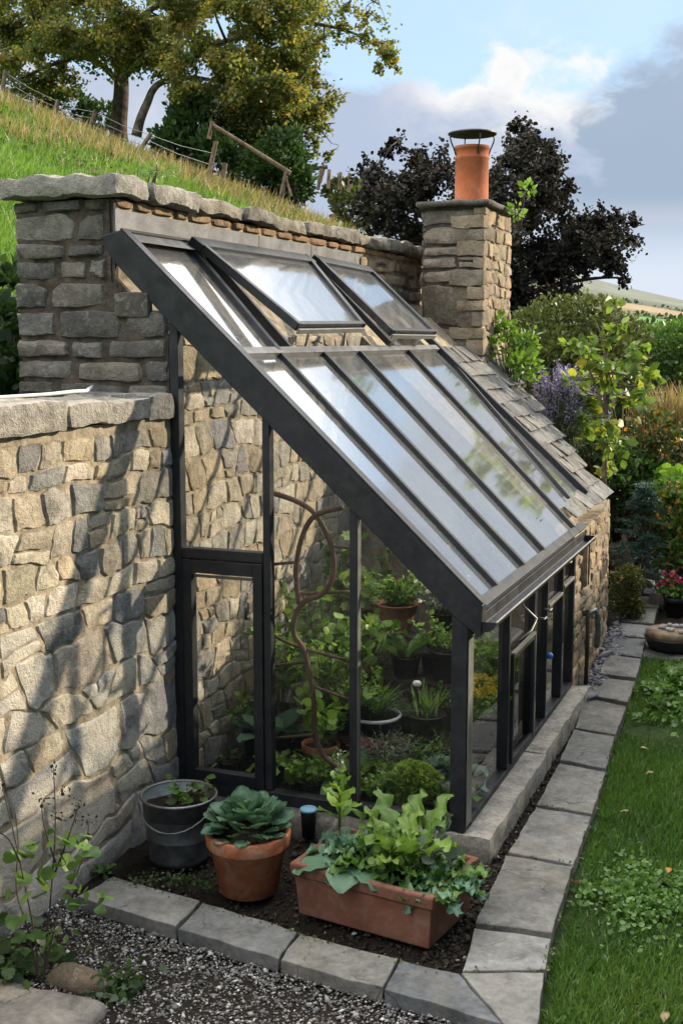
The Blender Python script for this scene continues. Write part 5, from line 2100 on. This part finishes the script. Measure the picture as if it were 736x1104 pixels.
# ------------------------------------------------------------------ trees
def tree(name, label, cat, limbs, clusters, leaf, mat, bark, tmpl=T_OVAL, per=260, group=None, droop=.4, twig=.016):
    """limbs: list of (points, radii); clusters: (centre, radius, weight)"""
    base = Vector(limbs[0][0][0])
    e = empty(name, tuple(base), label, cat, group)
    t = MB()
    sc = []
    for pts, rad in limbs:
        sp_ = spline(pts, 6)
        rr = np.interp(np.linspace(0, 1, len(sp_)), np.linspace(0, 1, len(rad)), rad)
        sp_ = [p + Vector((mnoise.noise(p * 2), mnoise.noise(p * 2 + Vector((5, 0, 0))), 0)) * .05 for p in sp_]
        t.tube(sp_, list(rr), 9)
        sc += [(p, r_) for p, r_ in zip(sp_[3:], rr[3:])]
    arrs, vals, dd = [], [], []
    SP = np.array([tuple(p) for p, _ in sc])
    for (c_, r_, w_) in clusters:
        c_ = Vector(c_)
        k = int(np.argmin(np.sum((SP - np.array(c_)) ** 2, 1) + (SP[:, 2] > c_.z + .3) * 3))
        p0, r0 = sc[k]
        mid = p0.lerp(c_, .5) + Vector((rnd.gauss(0, .12), rnd.gauss(0, .12), .12 * (c_ - p0).length))
        t.tube(spline([p0, mid, c_], 4), list(np.linspace(min(r0 * .6, .02 + .018 * (c_ - p0).length), twig * .5, 9)), 5)
        # twigs with sprays of leaves
        nt = max(4, int(9 * w_))
        for q in range(nt):
            dv = Vector((rnd.gauss(0, 1), rnd.gauss(0, 1), rnd.gauss(0, .75)))
            dv.normalize()
            tip = c_ + dv * r_ * rnd.uniform(.55, 1.15) - Vector((0, 0, droop * r_ * .35))
            s0 = mid.lerp(c_, rnd.uniform(.3, 1))
            t.tube([s0, s0.lerp(tip, .5) + Vector((0, 0, .06 * r_)), tip], [twig * .7, twig * .5, twig * .25], 4, False)
            m = int(per * w_ / nt)
            tt = npr.uniform(.25, 1.08, m)[:, None]
            P_ = np.array(s0)[None] * (1 - tt) + np.array(tip)[None] * tt + npr.normal(size=(m, 3)) * r_ * .17
            arrs.append(P_)
            vals.append(np.full(m, rnd.uniform(.15, .8)) + npr.normal(size=m) * .2)
    t.build('trunk', bark, e, True)
    leaves('crown', np.concatenate(arrs), leaf, tmpl, L_[mat], e, val=np.concatenate(vals), up_bias=.8, hang=droop)
    return e


def blob_clusters(poly, d, spread, r_, n, w=1.0, seed=0):
    """clusters inside an outline seen from the garden, spread in depth"""
    rg = random.Random(seed)
    xs_ = [p[0] for p in poly]
    ys_ = [p[1] for p in poly]
    out = []
    while len(out) < n:
        x, y = rg.uniform(min(xs_), max(xs_)), rg.uniform(min(ys_), max(ys_))
        if inside(poly, x, y):
            out.append((at(x, y, d + rg.uniform(-spread, spread)), r_ * rg.uniform(.7, 1.25), w * rg.uniform(.7, 1.3)))
    return out


D1 = 23.0
A1 = lambda x, y, dd=0: Vector(at(x, y, D1 + dd))
limbs = [([A1(130, 160), A1(128, 138), A1(131, 95), A1(128, 50), A1(120, -10), A1(112, -110)], [.20, .17, .145, .13, .10, .03]),
         ([A1(130, 60), A1(112, 45), A1(85, 35), A1(40, 40), A1(-10, 55)], [.08, .07, .055, .04, .015]),
         ([A1(130, 92), A1(108, 70), A1(80, 62), A1(45, 75), A1(10, 90)], [.06, .055, .045, .03, .012]),
         ([A1(128, 45, .3), A1(150, 20, .6), A1(180, 0, 1), A1(215, -30, 1)], [.07, .06, .05, .015]),
         ([A1(133, 85, -.3), A1(150, 70, -.8), A1(172, 66, -1.2), A1(205, 40, -1.4)], [.05, .045, .035, .012]),
         ([A1(122, 0, .4), A1(90, -40, .6), A1(50, -70, .8)], [.08, .05, .015]), ([A1(125, -20), A1(170, -80), A1(200, -130)], [.08, .05, .015])]
cl = blob_clusters([(-60, -30), (60, -20), (110, -30), (170, -30), (245, -30), (235, 40), (205, 75), (165, 62), (120, 58), (95, 88), (40, 102), (-60, 100)], D1, 2.0, .44, 74, 1.0, 1)
cl += blob_clusters([(-80, -180), (260, -190), (260, -30), (-80, 10)], D1, 2.2, .75, 36, .9, 2)
tree('oak_tree', 'big autumn oak with dark upright trunk on the hill at upper left', 'tree', limbs, cl, .074, 'oak', M['bark'], per=560, group=None)
D2 = 21.8
A2 = lambda x, y, dd=0: Vector(at(x, y, D2 + dd))
limbs = [([A2(146, 146), A2(150, 132), A2(158, 112), A2(166, 97), A2(178, 88), A2(205, 84), A2(235, 88)], [.10, .085, .075, .065, .055, .045, .02]),
         ([A2(192, 150), A2(190, 110), A2(190, 60), A2(200, 0), A2(215, -60)], [.12, .10, .085, .07, .02]),
         ([A2(193, 70), A2(230, 50), A2(275, 35), A2(330, 25), A2(385, 38), A2(425, 60)], [.06, .055, .045, .035, .022, .008]),
         ([A2(235, 88), A2(265, 95), A2(300, 112), A2(335, 130), A2(358, 155)], [.03, .028, .022, .014, .006]),
         ([A2(198, 10), A2(240, -10), A2(300, -20), A2(360, -25), A2(410, 5)], [.06, .05, .04, .025, .01])]
cl = blob_clusters([(180, -30), (330, -20), (335, 30), (330, 75), (345, 110), (320, 128), (270, 118), (215, 122), (185, 90)], D2, 1.6, .40, 58, 1.0, 3)
cl += [(A2(x, y, rnd.uniform(-.6, .6)), r_, w) for x, y, r_, w in ((345, 12, .3, .35), (365, 28, .3, .35), (388, 42, .3, .4), (412, 58, .26, .45), (424, 68, .2, .3), (398, 20, .28, .3), (415, 45, .22, .3), (350, 50, .3, .3), (352, 112, .22, .25), (345, 135, .22, .3), (340, 158, .18, .2), (362, 105, .2, .18), (330, 150, .2, .2), (375, 8, .3, .3), (352, 168, .12, .12), (405, 72, .14, .15), (338, 85, .25, .3))]
cl += blob_clusters([(180, -150), (380, -140), (420, -10), (180, -20)], D2, 1.8, .7, 24, .8, 4)
tree('oak_tree', 'golden leafed tree leaning right with long hanging branches against the sky', 'tree', limbs, cl, .070, 'oak', M['palebark'], per=560)


def bush(name, label, cat, lobes, leaf, mat, n, tmpl=T_OVAL, group=None, base=None, stems=5, extra=None, hang=0.0, shell=.62, sr=1.0):
    """lobes: (centre, (rx, ry, rz)) ; leaves crowd the outer part of each lobe"""
    lobes = [(Vector(c_), r_) for c_, r_ in lobes]
    low_ = min(lobes, key=lambda l: l[0].z - l[1][2])
    b0 = Vector(base) if base is not None else Vector((low_[0].x, low_[0].y, terrain(low_[0].x, low_[0].y)))
    e = empty(name, tuple(b0), label, cat, group)
    wts = np.array([r_[0] * r_[2] + r_[1] * r_[2] for _, r_ in lobes])
    wts = wts / wts.sum()
    arr, val, dd = [], [], []
    for (c_, r_), w in zip(lobes, wts):
        m = int(n * w)
        v = npr.normal(size=(m, 3))
        v /= np.linalg.norm(v, axis=1)[:, None]
        lump = np.array([1 + .38 * fbm(Vector(x) * 1.9 + c_ * 3, 3) for x in v])
        rr = lump * npr.uniform(shell, 1.05, m) ** .8
        arr.append(np.array(c_)[None] + v * rr[:, None] * np.array(r_)[None])
        val.append(.45 + .5 * (lump - 1) + npr.normal(size=m) * .2)
        dd.append(v + np.array([0, 0, .3]))
    st = MB()
    for (c_, r_) in lobes:
        for k in range(stems):
            tip = c_ + Vector((rnd.gauss(0, .4) * r_[0], rnd.gauss(0, .4) * r_[1], rnd.uniform(-.2, .8) * r_[2]))
            b1 = b0 + Vector((rnd.gauss(0, .04), rnd.gauss(0, .04), -.05))
            st.tube(spline([b1, b1.lerp(tip, .5) + Vector((0, 0, .1)), tip], 3), [.016 * sr, .014 * sr, .012 * sr, .010 * sr, .008 * sr, .006 * sr, .004 * sr], 5)
    st.build('stems', M['bark'], e, True)
    leaves('foliage', np.concatenate(arr), leaf, tmpl, L_[mat], e, val=np.concatenate(val), dirs=np.concatenate(dd), up_bias=.6, hang=hang)
    if extra:
        m2, n2_, s2, tm2 = extra
        A_all = np.concatenate(arr)
        idx = npr.integers(0, len(A_all), n2_)
        leaves('blooms' if m2 in ('white', 'pink', 'yellow') else 'coloured_leaves', A_all[idx] + npr.normal(size=(n2_, 3)) * .02, s2, tm2, L_[m2], e, up_bias=1)
    return e


B = lambda x, y, d: at(x, y, d)
# hillside bushes under the trees
bush('bush', 'tall dark green bush under the oak, left of the sloping pole', 'bush', [(B(205, 150, 20.8), (.45, .45, .75)), (B(188, 165, 20.6), (.4, .4, .5)), (B(232, 172, 20.4), (.4, .4, .45))], .10, 'dark', 5200)
bush('bush', 'yellow green feathery bush below the golden tree, above the sloping pole', 'bush', [(B(225, 130, 21.2), (.55, .5, .6)), (B(262, 150, 21.2), (.6, .5, .5)), (B(290, 140, 21.4), (.5, .4, .45))], .10, 'olive', 5200)
bush('bush', 'round dark green bush at the brace post on the skyline', 'bush', [(B(305, 175, 20.2), (.42, .4, .5)), (B(282, 190, 20.2), (.5, .4, .4)), (B(318, 198, 20.0), (.3, .3, .32))], .09, 'dark', 4600)
bush('bush', 'low tawny bush on the skyline left of the dark copper tree', 'bush', [(B(382, 225, 20), (.35, .3, .3)), (B(372, 205, 21), (.35, .3, .2))], .09, 'olive', 1500)
bush('bush', 'yellow green bracken clump on the hillside just above the wall top', 'bush', [(B(172, 184, 12.5), (.16, .13, .07)), (B(150, 186, 12.4), (.14, .12, .05))], .085, 'lime', 260, T_NEEDLE, stems=3)
bush('bush', 'dark leafy undergrowth in the shade at the left end of the tall wall', 'bush', [(np.array([-1.25, .15, 2.25]), (.28, .4, .28)), (np.array([-1.2, .1, 1.9]), (.28, .3, .3)), (np.array([-1.45, .6, 2.45]), (.3, .4, .25))], .09, 'dark', 1900)
bush('bush', 'dark undergrowth behind the fence left of the oak trunk', 'bush', [(B(30, 112, 24.5), (.7, .5, .35)), (B(75, 118, 24.5), (.6, .5, .35)), (B(108, 126, 24.2), (.35, .4, .3))], .09, 'dark', 3000)
# copper tree behind the chimney
D3 = 15.0
A3 = lambda x, y, dd=0: Vector(at(x, y, D3 + dd))
limbs = [([A3(530, 372), A3(528, 330), A3(520, 270), A3(525, 210), A3(555, 150)], [.10, .09, .07, .05, .012]),
         ([A3(527, 310), A3(480, 260), A3(430, 210), A3(400, 190)], [.06, .05, .03, .008]),
         ([A3(530, 330), A3(575, 300), A3(630, 270), A3(684, 240)], [.05, .04, .026, .006]),
         ([A3(530, 330), A3(590, 310), A3(640, 300), A3(680, 300)], [.04, .03, .02, .006]),
         ([A3(522, 260), A3(560, 220), A3(600, 190), A3(612, 180)], [.045, .035, .02, .006])]
cl = blob_clusters([(398, 185), (425, 160), (470, 168), (500, 190), (535, 145), (556, 138), (592, 165), (606, 200), (612, 250), (600, 320), (540, 340), (470, 300), (405, 245)], D3, .9, .27, 92, 1.0, 6)
cl += blob_clusters([(600, 250), (650, 235), (672, 255), (670, 300), (620, 325), (590, 325)], D3, .5, .24, 20, .9, 8)
cl += [(A3(x, y), .15, w) for x, y, w in ((422, 160, .4), (430, 152, .3), (558, 138, .4), (566, 150, .3), (676, 240, .35), (685, 265, .25), (615, 195, .4), (680, 300, .25), (395, 205, .4), (390, 230, .4), (660, 232, .3), (640, 236, .4))]
tree('copper_tree', 'dark purple leafed copper tree behind the chimney', 'tree', limbs, cl, .044, 'copper', M['bark'], T_ROUND, per=430, droop=.2, twig=.010)
# green shrubs below the copper tree
bush('shrub', 'olive green shrub mass right of the chimney below the copper tree', 'shrub', [(B(585, 355, 12.8), (.42, .4, .28)), (B(625, 345, 12.8), (.42, .4, .25)), (B(660, 365, 13), (.4, .4, .28)), (B(600, 395, 12.4), (.42, .4, .35)), (B(645, 390, 12.6), (.4, .4, .3))], .05, 'olive', 9500, stems=6)
bush('climber', 'bright green climber growing up the right side of the chimney base', 'climber', [(B(545, 355, 9.95), (.10, .10, .07)), (B(566, 368, 9.9), (.12, .12, .10)), (B(532, 372, 9.85), (.09, .10, .08)), (B(556, 392, 9.8), (.11, .10, .10)), (B(572, 395, 9.85), (.09, .09, .12)), (B(540, 350, 9.95), (.05, .05, .10))], .05, 'bright', 560, T_OVAL, shell=.15, stems=4, sr=.35, base=at(548, 410, 9.9))
bush('climber', 'thin green sprigs sprouting from the top right of the chimney', 'plant', [(B(568, 205, 10.2), (.06, .06, .05)), (B(556, 228, 9.9), (.05, .05, .06))], .055, 'bright', 60, T_OVAL, stems=3, sr=.18, base=at(556, 240, 9.9))
# lavender
lb = at(603, 500, 10.3)
e = empty('lavender', tuple(lb), 'clump of purple lavender spikes behind the slate roof', 'lavender')
st = MB()
sp_, sd = [], []
lp, ld = [], []
for k in range(150):
    px = rnd.gauss(603, 15)
    top = at(px + (px - 603) * .4, rnd.uniform(402, 450) + abs(px - 603) * .5, 10.3 + rnd.uniform(-.2, .2))
    b0 = Vector(lb) + Vector((rnd.gauss(0, .05), rnd.gauss(0, .05), rnd.uniform(0, .15)))
    tp_ = Vector(top)
    st.tube([b0, b0.lerp(tp_, .5) + Vector((0, 0, .05)), tp_], .0035, 4, False)
    for q in range(26):
        t_ = q / 25
        sp_.append(tp_ + (tp_ - b0).normalized() * (t_ * .17 - .05) + Vector((rnd.gauss(0, .009), rnd.gauss(0, .009), 0)))
    for q in range(16):
        t_ = rnd.uniform(.15, .92)
        lp.append(b0.lerp(tp_, t_) + Vector((rnd.gauss(0, .02), rnd.gauss(0, .02), 0)))
        ld.append(tuple((tp_ - b0).normalized()))
st.build('stems', M['stem'], e)
leaves('flower_spikes', sp_, .024, T_SMALL, L_['purple'], e)
leaves('foliage', lp, .075, T_NEEDLE, L_['grey'], e, dirs=ld)
# young fruit tree with big leaves
D5 = 9.9
A5 = lambda x, y, dd=0: Vector(at(x, y, D5 + dd))
limbs = [([A5(652, 560), A5(655, 500), A5(655, 440), A5(656, 380), A5(662, 325)], [.022, .02, .017, .013, .004]),
         ([A5(655, 450), A5(645, 415), A5(632, 385), A5(628, 370)], [.012, .01, .007, .003]), ([A5(656, 430), A5(675, 400), A5(690, 375)], [.012, .008, .003]),
         ([A5(656, 380), A5(645, 355), A5(640, 345)], [.008, .006, .003]), ([A5(660, 345), A5(672, 345), A5(680, 352)], [.007, .005, .003])]
cl = [(A5(x, y, rnd.uniform(-.3, .3)), r_, w) for x, y, r_, w in ((636, 392, .13, .7), (655, 402, .13, .7), (683, 388, .13, .8), (697, 402, .10, .6), (650, 366, .12, .5), (668, 352, .10, .4), (628, 372, .11, .6), (661, 326, .06, .25), (640, 432, .14, .7), (672, 430, .14, .7), (690, 425, .11, .5), (655, 455, .13, .5), (622, 410, .12, .5), (645, 480, .13, .5), (668, 475, .12, .5), (632, 455, .12, .5), (655, 505, .12, .4), (692, 375, .08, .3))]
tree('fruit_tree', 'slender young tree with big yellow green leaves right of the lavender', 'tree', limbs, cl, .088, 'fruit', M['palebark'], T_OVAL, per=60, droop=.4, twig=.006)
# the hedge behind
hd = []
for px in list(range(560, 800, 24)) + list(range(800, 1160, 36)):
    for py in (375, 420, 470, 520, 570, 615):
        hd.append((B(px + rnd.uniform(-8, 8), py + rnd.uniform(-8, 8), 14.6 + rnd.uniform(-.4, .4) - (py - 375) * .006), (.36, .36, .34)))
bush('hedge', 'dark overgrown hedge closing the far end of the garden', 'hedge', hd, .08, 'dark', 34000, stems=1)
bush('shrub', 'mid green shrub at the right edge under the far fields', 'shrub', [(B(712, 375, 13.4), (.4, .4, .2)), (B(735, 365, 13.4), (.4, .4, .2)), (B(760, 385, 13.4), (.5, .4, .3))], .055, 'mid', 3500)
e = empty('grass_clump', tuple(at(720, 480, 12.6)), 'tall feathery brown grass clump at the right edge', 'ornamental grass')
g = MB()
for k in range(900):
    px = rnd.gauss(722, 20)
    b0 = at(px, 475 + rnd.uniform(-6, 10), 12.6 + rnd.uniform(-.3, .3))
    bigleaf(g, b0, rnd.uniform(0, 6.28), rnd.uniform(1.25, 1.55), rnd.uniform(.35, .68), .006, .35, .1, 0, 'lance', (3, 5), rnd.random())
g.build('blades', L_['tan'], e)
bush('rose_bush', 'rose bush with orange hips and autumn leaves below the feathery grass', 'bush', [(B(700, 462, 11.6), (.2, .2, .2)), (B(728, 485, 11.6), (.25, .2, .2)), (B(690, 490, 11.6), (.18, .2, .16))], .05, 'olive', 1500, extra=('orange', 240, .045, T_OVAL))
bush('rose_bush', 'bush with orange berries at the right edge, above the potted flowers', 'bush', [(B(722, 545, 10.9), (.2, .2, .25)), (B(735, 580, 10.9), (.2, .2, .22)), (B(722, 600, 10.8), (.15, .15, .15))], .05, 'mid', 1500, extra=('orange', 220, .04, T_ROUND))
bush('shrub', 'lime green leafy shrub at the right edge between the two orange bushes', 'shrub', [(B(728, 520, 11.2), (.18, .18, .10)), (B(745, 528, 11.2), (.2, .2, .12))], .075, 'bright', 320, T_ROUND)
bush('shrub', 'dark shrub in deep shade behind the stem of the young tree', 'shrub', [(B(650, 500, 11.4), (.3, .3, .3)), (B(628, 470, 11.2), (.25, .3, .25)), (B(665, 540, 11.3), (.3, .3, .3)), (B(690, 520, 11.5), (.25, .3, .25))], .06, 'dark', 4200, extra=('white', 26, .03, T_ROUND))
# blue conifer
cb = at(690, 640, 10.9)
e = empty('conifer', tuple(cb), 'small blue green conifer with drooping fans beside the far end of the path', 'conifer')
cs, ds = [], []
st = MB()
h_ = .98
st.tube([Vector(cb), Vector(cb) + Vector((0, 0, h_))], [.03, .006], 6)
for k in range(190):
    t_ = rnd.random() ** .8
    a = rnd.uniform(0, 6.28)
    ln_ = .34 * (1 - t_) + .05
    dv = Vector((math.cos(a), math.sin(a), -.15 + .5 * t_))
    for q in range(46):
        s = rnd.random()
        p = Vector(cb) + Vector((0, 0, .08 + t_ * (h_ - .08))) + dv * ln_ * s + Vector((rnd.gauss(0, .018), rnd.gauss(0, .018), -.10 * ln_ * s * s))
        cs.append(p)
        ds.append((dv.x + rnd.gauss(0, .5), dv.y + rnd.gauss(0, .5), .1))
st.build('trunk', M['bark'], e)
leaves('foliage', cs, .042, T_NEEDLE, L_['conifer'], e, dirs=ds)
bush('shrub', 'low reddish olive heather at the corner of the outhouse by the path', 'shrub', [(B(676, 625, 10.35), (.13, .15, .12)), (B(672, 648, 10.3), (.12, .14, .10)), (B(684, 655, 10.3), (.08, .1, .06))], .03, 'olive', 2300, T_SMALL, extra=('orange', 300, .02, T_SMALL))
q = onz(727, 655, -.05)
# far path side: planters
e = empty('flower_pot', (q[0], q[1], -.12), 'dark pot of deep pink flowers at the far end of the path', 'potted plant')
c = MB()
c.lathe(pot_profile(.10, .16), (q[0], q[1], -.12), 24)
c.build('pot', M['blackplastic'], e, True)
leaves('foliage', [(q[0] + rnd.gauss(0, .08), q[1] + rnd.gauss(0, .08), .08 + abs(rnd.gauss(0, .06))) for _ in range(300)], .04, T_OVAL, L_['mid'], e, up_bias=.6)
for k in range(16):
    fx_, fy_, fz_ = q[0] + rnd.gauss(0, .06), q[1] + rnd.gauss(0, .06), .14 + abs(rnd.gauss(0, .07))
    leaves('flower_head', [(fx_ + rnd.gauss(0, .008), fy_ + rnd.gauss(0, .008), fz_ + rnd.gauss(0, .006)) for _ in range(14)], .026, T_ROUND, L_['pink'], e, up_bias=.6)
q = onz(724, 690, -.03)
e = empty('planter_bowl', (q[0], q[1], -.1), 'shallow brown bowl holding a few pebbles at the right edge of the path', 'planter')
c = MB()
c.lathe([(0, 0), (.15, 0), (.18, .02), (.21, .09), (.215, .10), (.20, .10), (.18, .075), (0, .07)], (q[0], q[1], -.1), 30)
c.build('bowl', M['blackplastic'], e, True)
c = MB()
c.lathe([(.17, .07), (.20, .10), (.205, .14), (.18, .155), (.12, .16), (0, .158)], (q[0], q[1], -.1), 30)
c.build('wooden_ring', M['wood'], e, True)
c = MB()
for k in range(15):
    a = k * 2 * math.pi / 15 + rnd.uniform(-.3, .3)
    r_ = .10 + rnd.uniform(-.05, .06)
    x, y = q[0] + r_ * math.cos(a), q[1] + r_ * math.sin(a)
    rough_block(c, (x - .02, y - .02, .055), (x + .02, y + .018, .085), (rnd.uniform(.12, .34),) * 3, k, .006, .02, .012)
c.build('pebbles', M['chip'], e, True, kind='stuff')
c = MB()
rough_block(c, (q[0] - .28, q[1] - .30, -.16), (q[0] + .5, q[1] + .28, -.104), (.09, .09, .09), 77, .008, .06, .015)
o = c.build('stone_slab', M['slabstone'], None, True, loc=(q[0], q[1], -.16))
tag(o, 'dark stone slab under the shallow bowl beside the path', 'slab')
# stone edging closing the path
k = 0
for px, py, l in ((693, 628, 'pale rock at the far left end of the path'), (706, 622, 'grey rock in the middle of the far end of the path'), (716, 646, 'pale speckled rock beside the far end of the path'), (700, 612, 'greenish rock behind the rocks closing the path')):
    q = onz(px, py, -.05)
    c = MB()
    rough_block(c, (q[0] - .12, q[1] - .1, -.16), (q[0] + .11, q[1] + .1, -.01 + .03 * (k % 2)), [(.2, .2, .2), (.15, .15, .15), (.24, .22, .2), (.12, .15, .14)][k], 400 + k, .03, .05, .04)
    o = c.build('rock', M['rubble'], None, True, loc=(q[0], q[1], -.16))
    tag(o, l, 'rock')
    k += 1
# unseen hedge out of view to the right, added to shade the lawn
hl = []
for i in range(26):
    y = -3.5 + .5 * i
    for z in (.2, .9, 1.6):
        hl.append((np.array([4.75 + rnd.uniform(-.1, .1), y, z + rnd.uniform(-.1, .12)]), (.45, .45, .48)))
bush('hedge', 'unseen tall hedge right of the lawn, added for shade', 'hedge', hl, .15, 'dark', 17000, stems=1, base=(4.75, 2, -.13), shell=.4)

# ------------------------------------------------------------------ sky and sun
SUN_EL, SUN_AZ = R(20), R(46)  # azimuth from +y towards +x
w = bpy.data.worlds.new('World')
SC.world = w
w.use_nodes = True
nt = w.node_tree
nt.nodes.clear()
W_ = NT.__new__(NT)
W_.t = nt
out = W_.n('ShaderNodeOutputWorld')
bg = W_.n('ShaderNodeBackground')
SKY_S = .15
bg.inputs['Strength'].default_value = SKY_S
sky = W_.n('ShaderNodeTexSky', sky_type='NISHITA')
sky.sun_disc = False
sky.sun_elevation = SUN_EL
sky.sun_rotation = SUN_AZ
sky.air_density = 1.0
sky.dust_density = .6
sky.ozone_density = 1.6
co = W_.n('ShaderNodeTexCoord').outputs['Generated']
sx = W_.n('ShaderNodeSeparateXYZ')
W_.l(co, sx.inputs[0])
az = W_.math('ARCTAN2', sx.outputs['X'], sx.outputs['Y'])
el = W_.math('ARCSINE', sx.outputs['Z'])
mp = W_.n('ShaderNodeMapping')
mp.inputs['Scale'].default_value = (1, 1, 1.7)
W_.l(co, mp.inputs['Vector'])
n1 = W_.noise(7.5, 8, .55, mp.outputs[0], .25)
n2 = W_.noise(3.2, 5, .5, mp.outputs[0], .2)
n3 = W_.noise(20, 6, .6, mp.outputs[0], .3)


def ss(x, a, b_):
    nd = W_.n('ShaderNodeMapRange', interpolation_type='SMOOTHSTEP')
    W_.l(x, nd.inputs['Value'])
    nd.inputs['From Min'].default_value = a
    nd.inputs['From Max'].default_value = b_
    return nd.outputs[0]


def mad(a, m, c_):
    return W_.math('ADD', W_.math('MULTIPLY', a, m), c_)


K = 1 / SKY_S
def cc(r_, g_, b_, k=.64): return (r_ * K * k, g_ * K * k, b_ * K * k)
col = sky.outputs['Color']
col = W_.mix(col, cc(.275, .375, .49), .85)  # thin high veil
# thin streaks high up
wis = W_.math('MULTIPLY', ss(n1, .50, .75), .45)
col = W_.mix(col, cc(.42, .48, .56), wis)
# unseen bright cloud overhead and all round, added for fill light
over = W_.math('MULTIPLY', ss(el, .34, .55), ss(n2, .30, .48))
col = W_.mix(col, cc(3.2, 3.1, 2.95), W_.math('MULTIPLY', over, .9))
# pale bright gap near the horizon
col = W_.mix(col, cc(.40, .44, .50), ss(el, .12, .05))
# bank A: lilac-grey body with a bright crest
eA = W_.math('ADD', el, mad(n1, -.16, .08))
eA = W_.math('ADD', eA, mad(n3, -.07, .035))
mA = W_.math('MULTIPLY', ss(eA, .212, .190), ss(el, .045, .10))
crest = W_.math('MULTIPLY', ss(eA, .140, .195), ss(az, -.36, -.28))
crest = W_.math('ADD', crest, W_.math('MULTIPLY', ss(n2, .55, .72), .5), True)
cA = W_.mix(cc(.265, .305, .39), cc(.54, .53, .52), crest)
col = W_.mix(col, cA, W_.math('MULTIPLY', mA, .95))
# bank B: heavy blue-grey cloud to the right
aB = W_.math('ADD', az, mad(n1, -.30, .15))
aB = W_.math('ADD', aB, mad(el, -.35, .05))
aB = W_.math('ADD', aB, mad(n3, -.20, .10))
bB = W_.math('ADD', el, mad(n1, -.10, .05))
bB = W_.math('ADD', bB, mad(n3, -.12, .06))
topB = W_.math('SUBTRACT', bB, mad(az, .60, .085))
mB = W_.math('MULTIPLY', ss(aB, -.205, -.160), W_.math('MULTIPLY', ss(el, .078, .100), ss(topB, .235, .195)))
cB = W_.mix(cc(.205, .26, .335), cc(.31, .355, .42), ss(n2, .42, .66))
cB = W_.mix(cB, cc(.34, .37, .42), W_.math('MULTIPLY', ss(el, .115, .09), .7))
col = W_.mix(col, cB, W_.math('MULTIPLY', mB, .97))
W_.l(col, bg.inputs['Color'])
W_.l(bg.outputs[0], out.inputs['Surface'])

sd_ = bpy.data.lights.new('sun', 'SUN')
sd_.energy = 2.5
sd_.angle = R(1.6)
sd_.color = (1.0, .85, .64)
so_ = bpy.data.objects.new('sun', sd_)
COL.objects.link(so_)
dv = Vector((math.sin(SUN_AZ) * math.cos(SUN_EL), math.cos(SUN_AZ) * math.cos(SUN_EL), math.sin(SUN_EL)))
so_.rotation_euler = (-dv).to_track_quat('-Z', 'Y').to_euler()
so_.location = (20, 20, 20)

vs_ = SC.view_settings
SC.display_settings.display_device = 'sRGB'
vs_.view_transform = 'Standard'
vs_.look = 'None'
vs_.exposure = 1.55
vs_.gamma = 1
vs_.use_curve_mapping = False
SC.render.engine = 'CYCLES'
cy = SC.cycles
cy.use_denoising = True
cy.max_bounces = 10
cy.transparent_max_bounces = 24
cy.diffuse_bounces = 3
cy.glossy_bounces = 4
cy.transmission_bounces = 4
cy.sample_clamp_indirect = 6
cy.caustics_reflective = False
cy.caustics_refractive = False
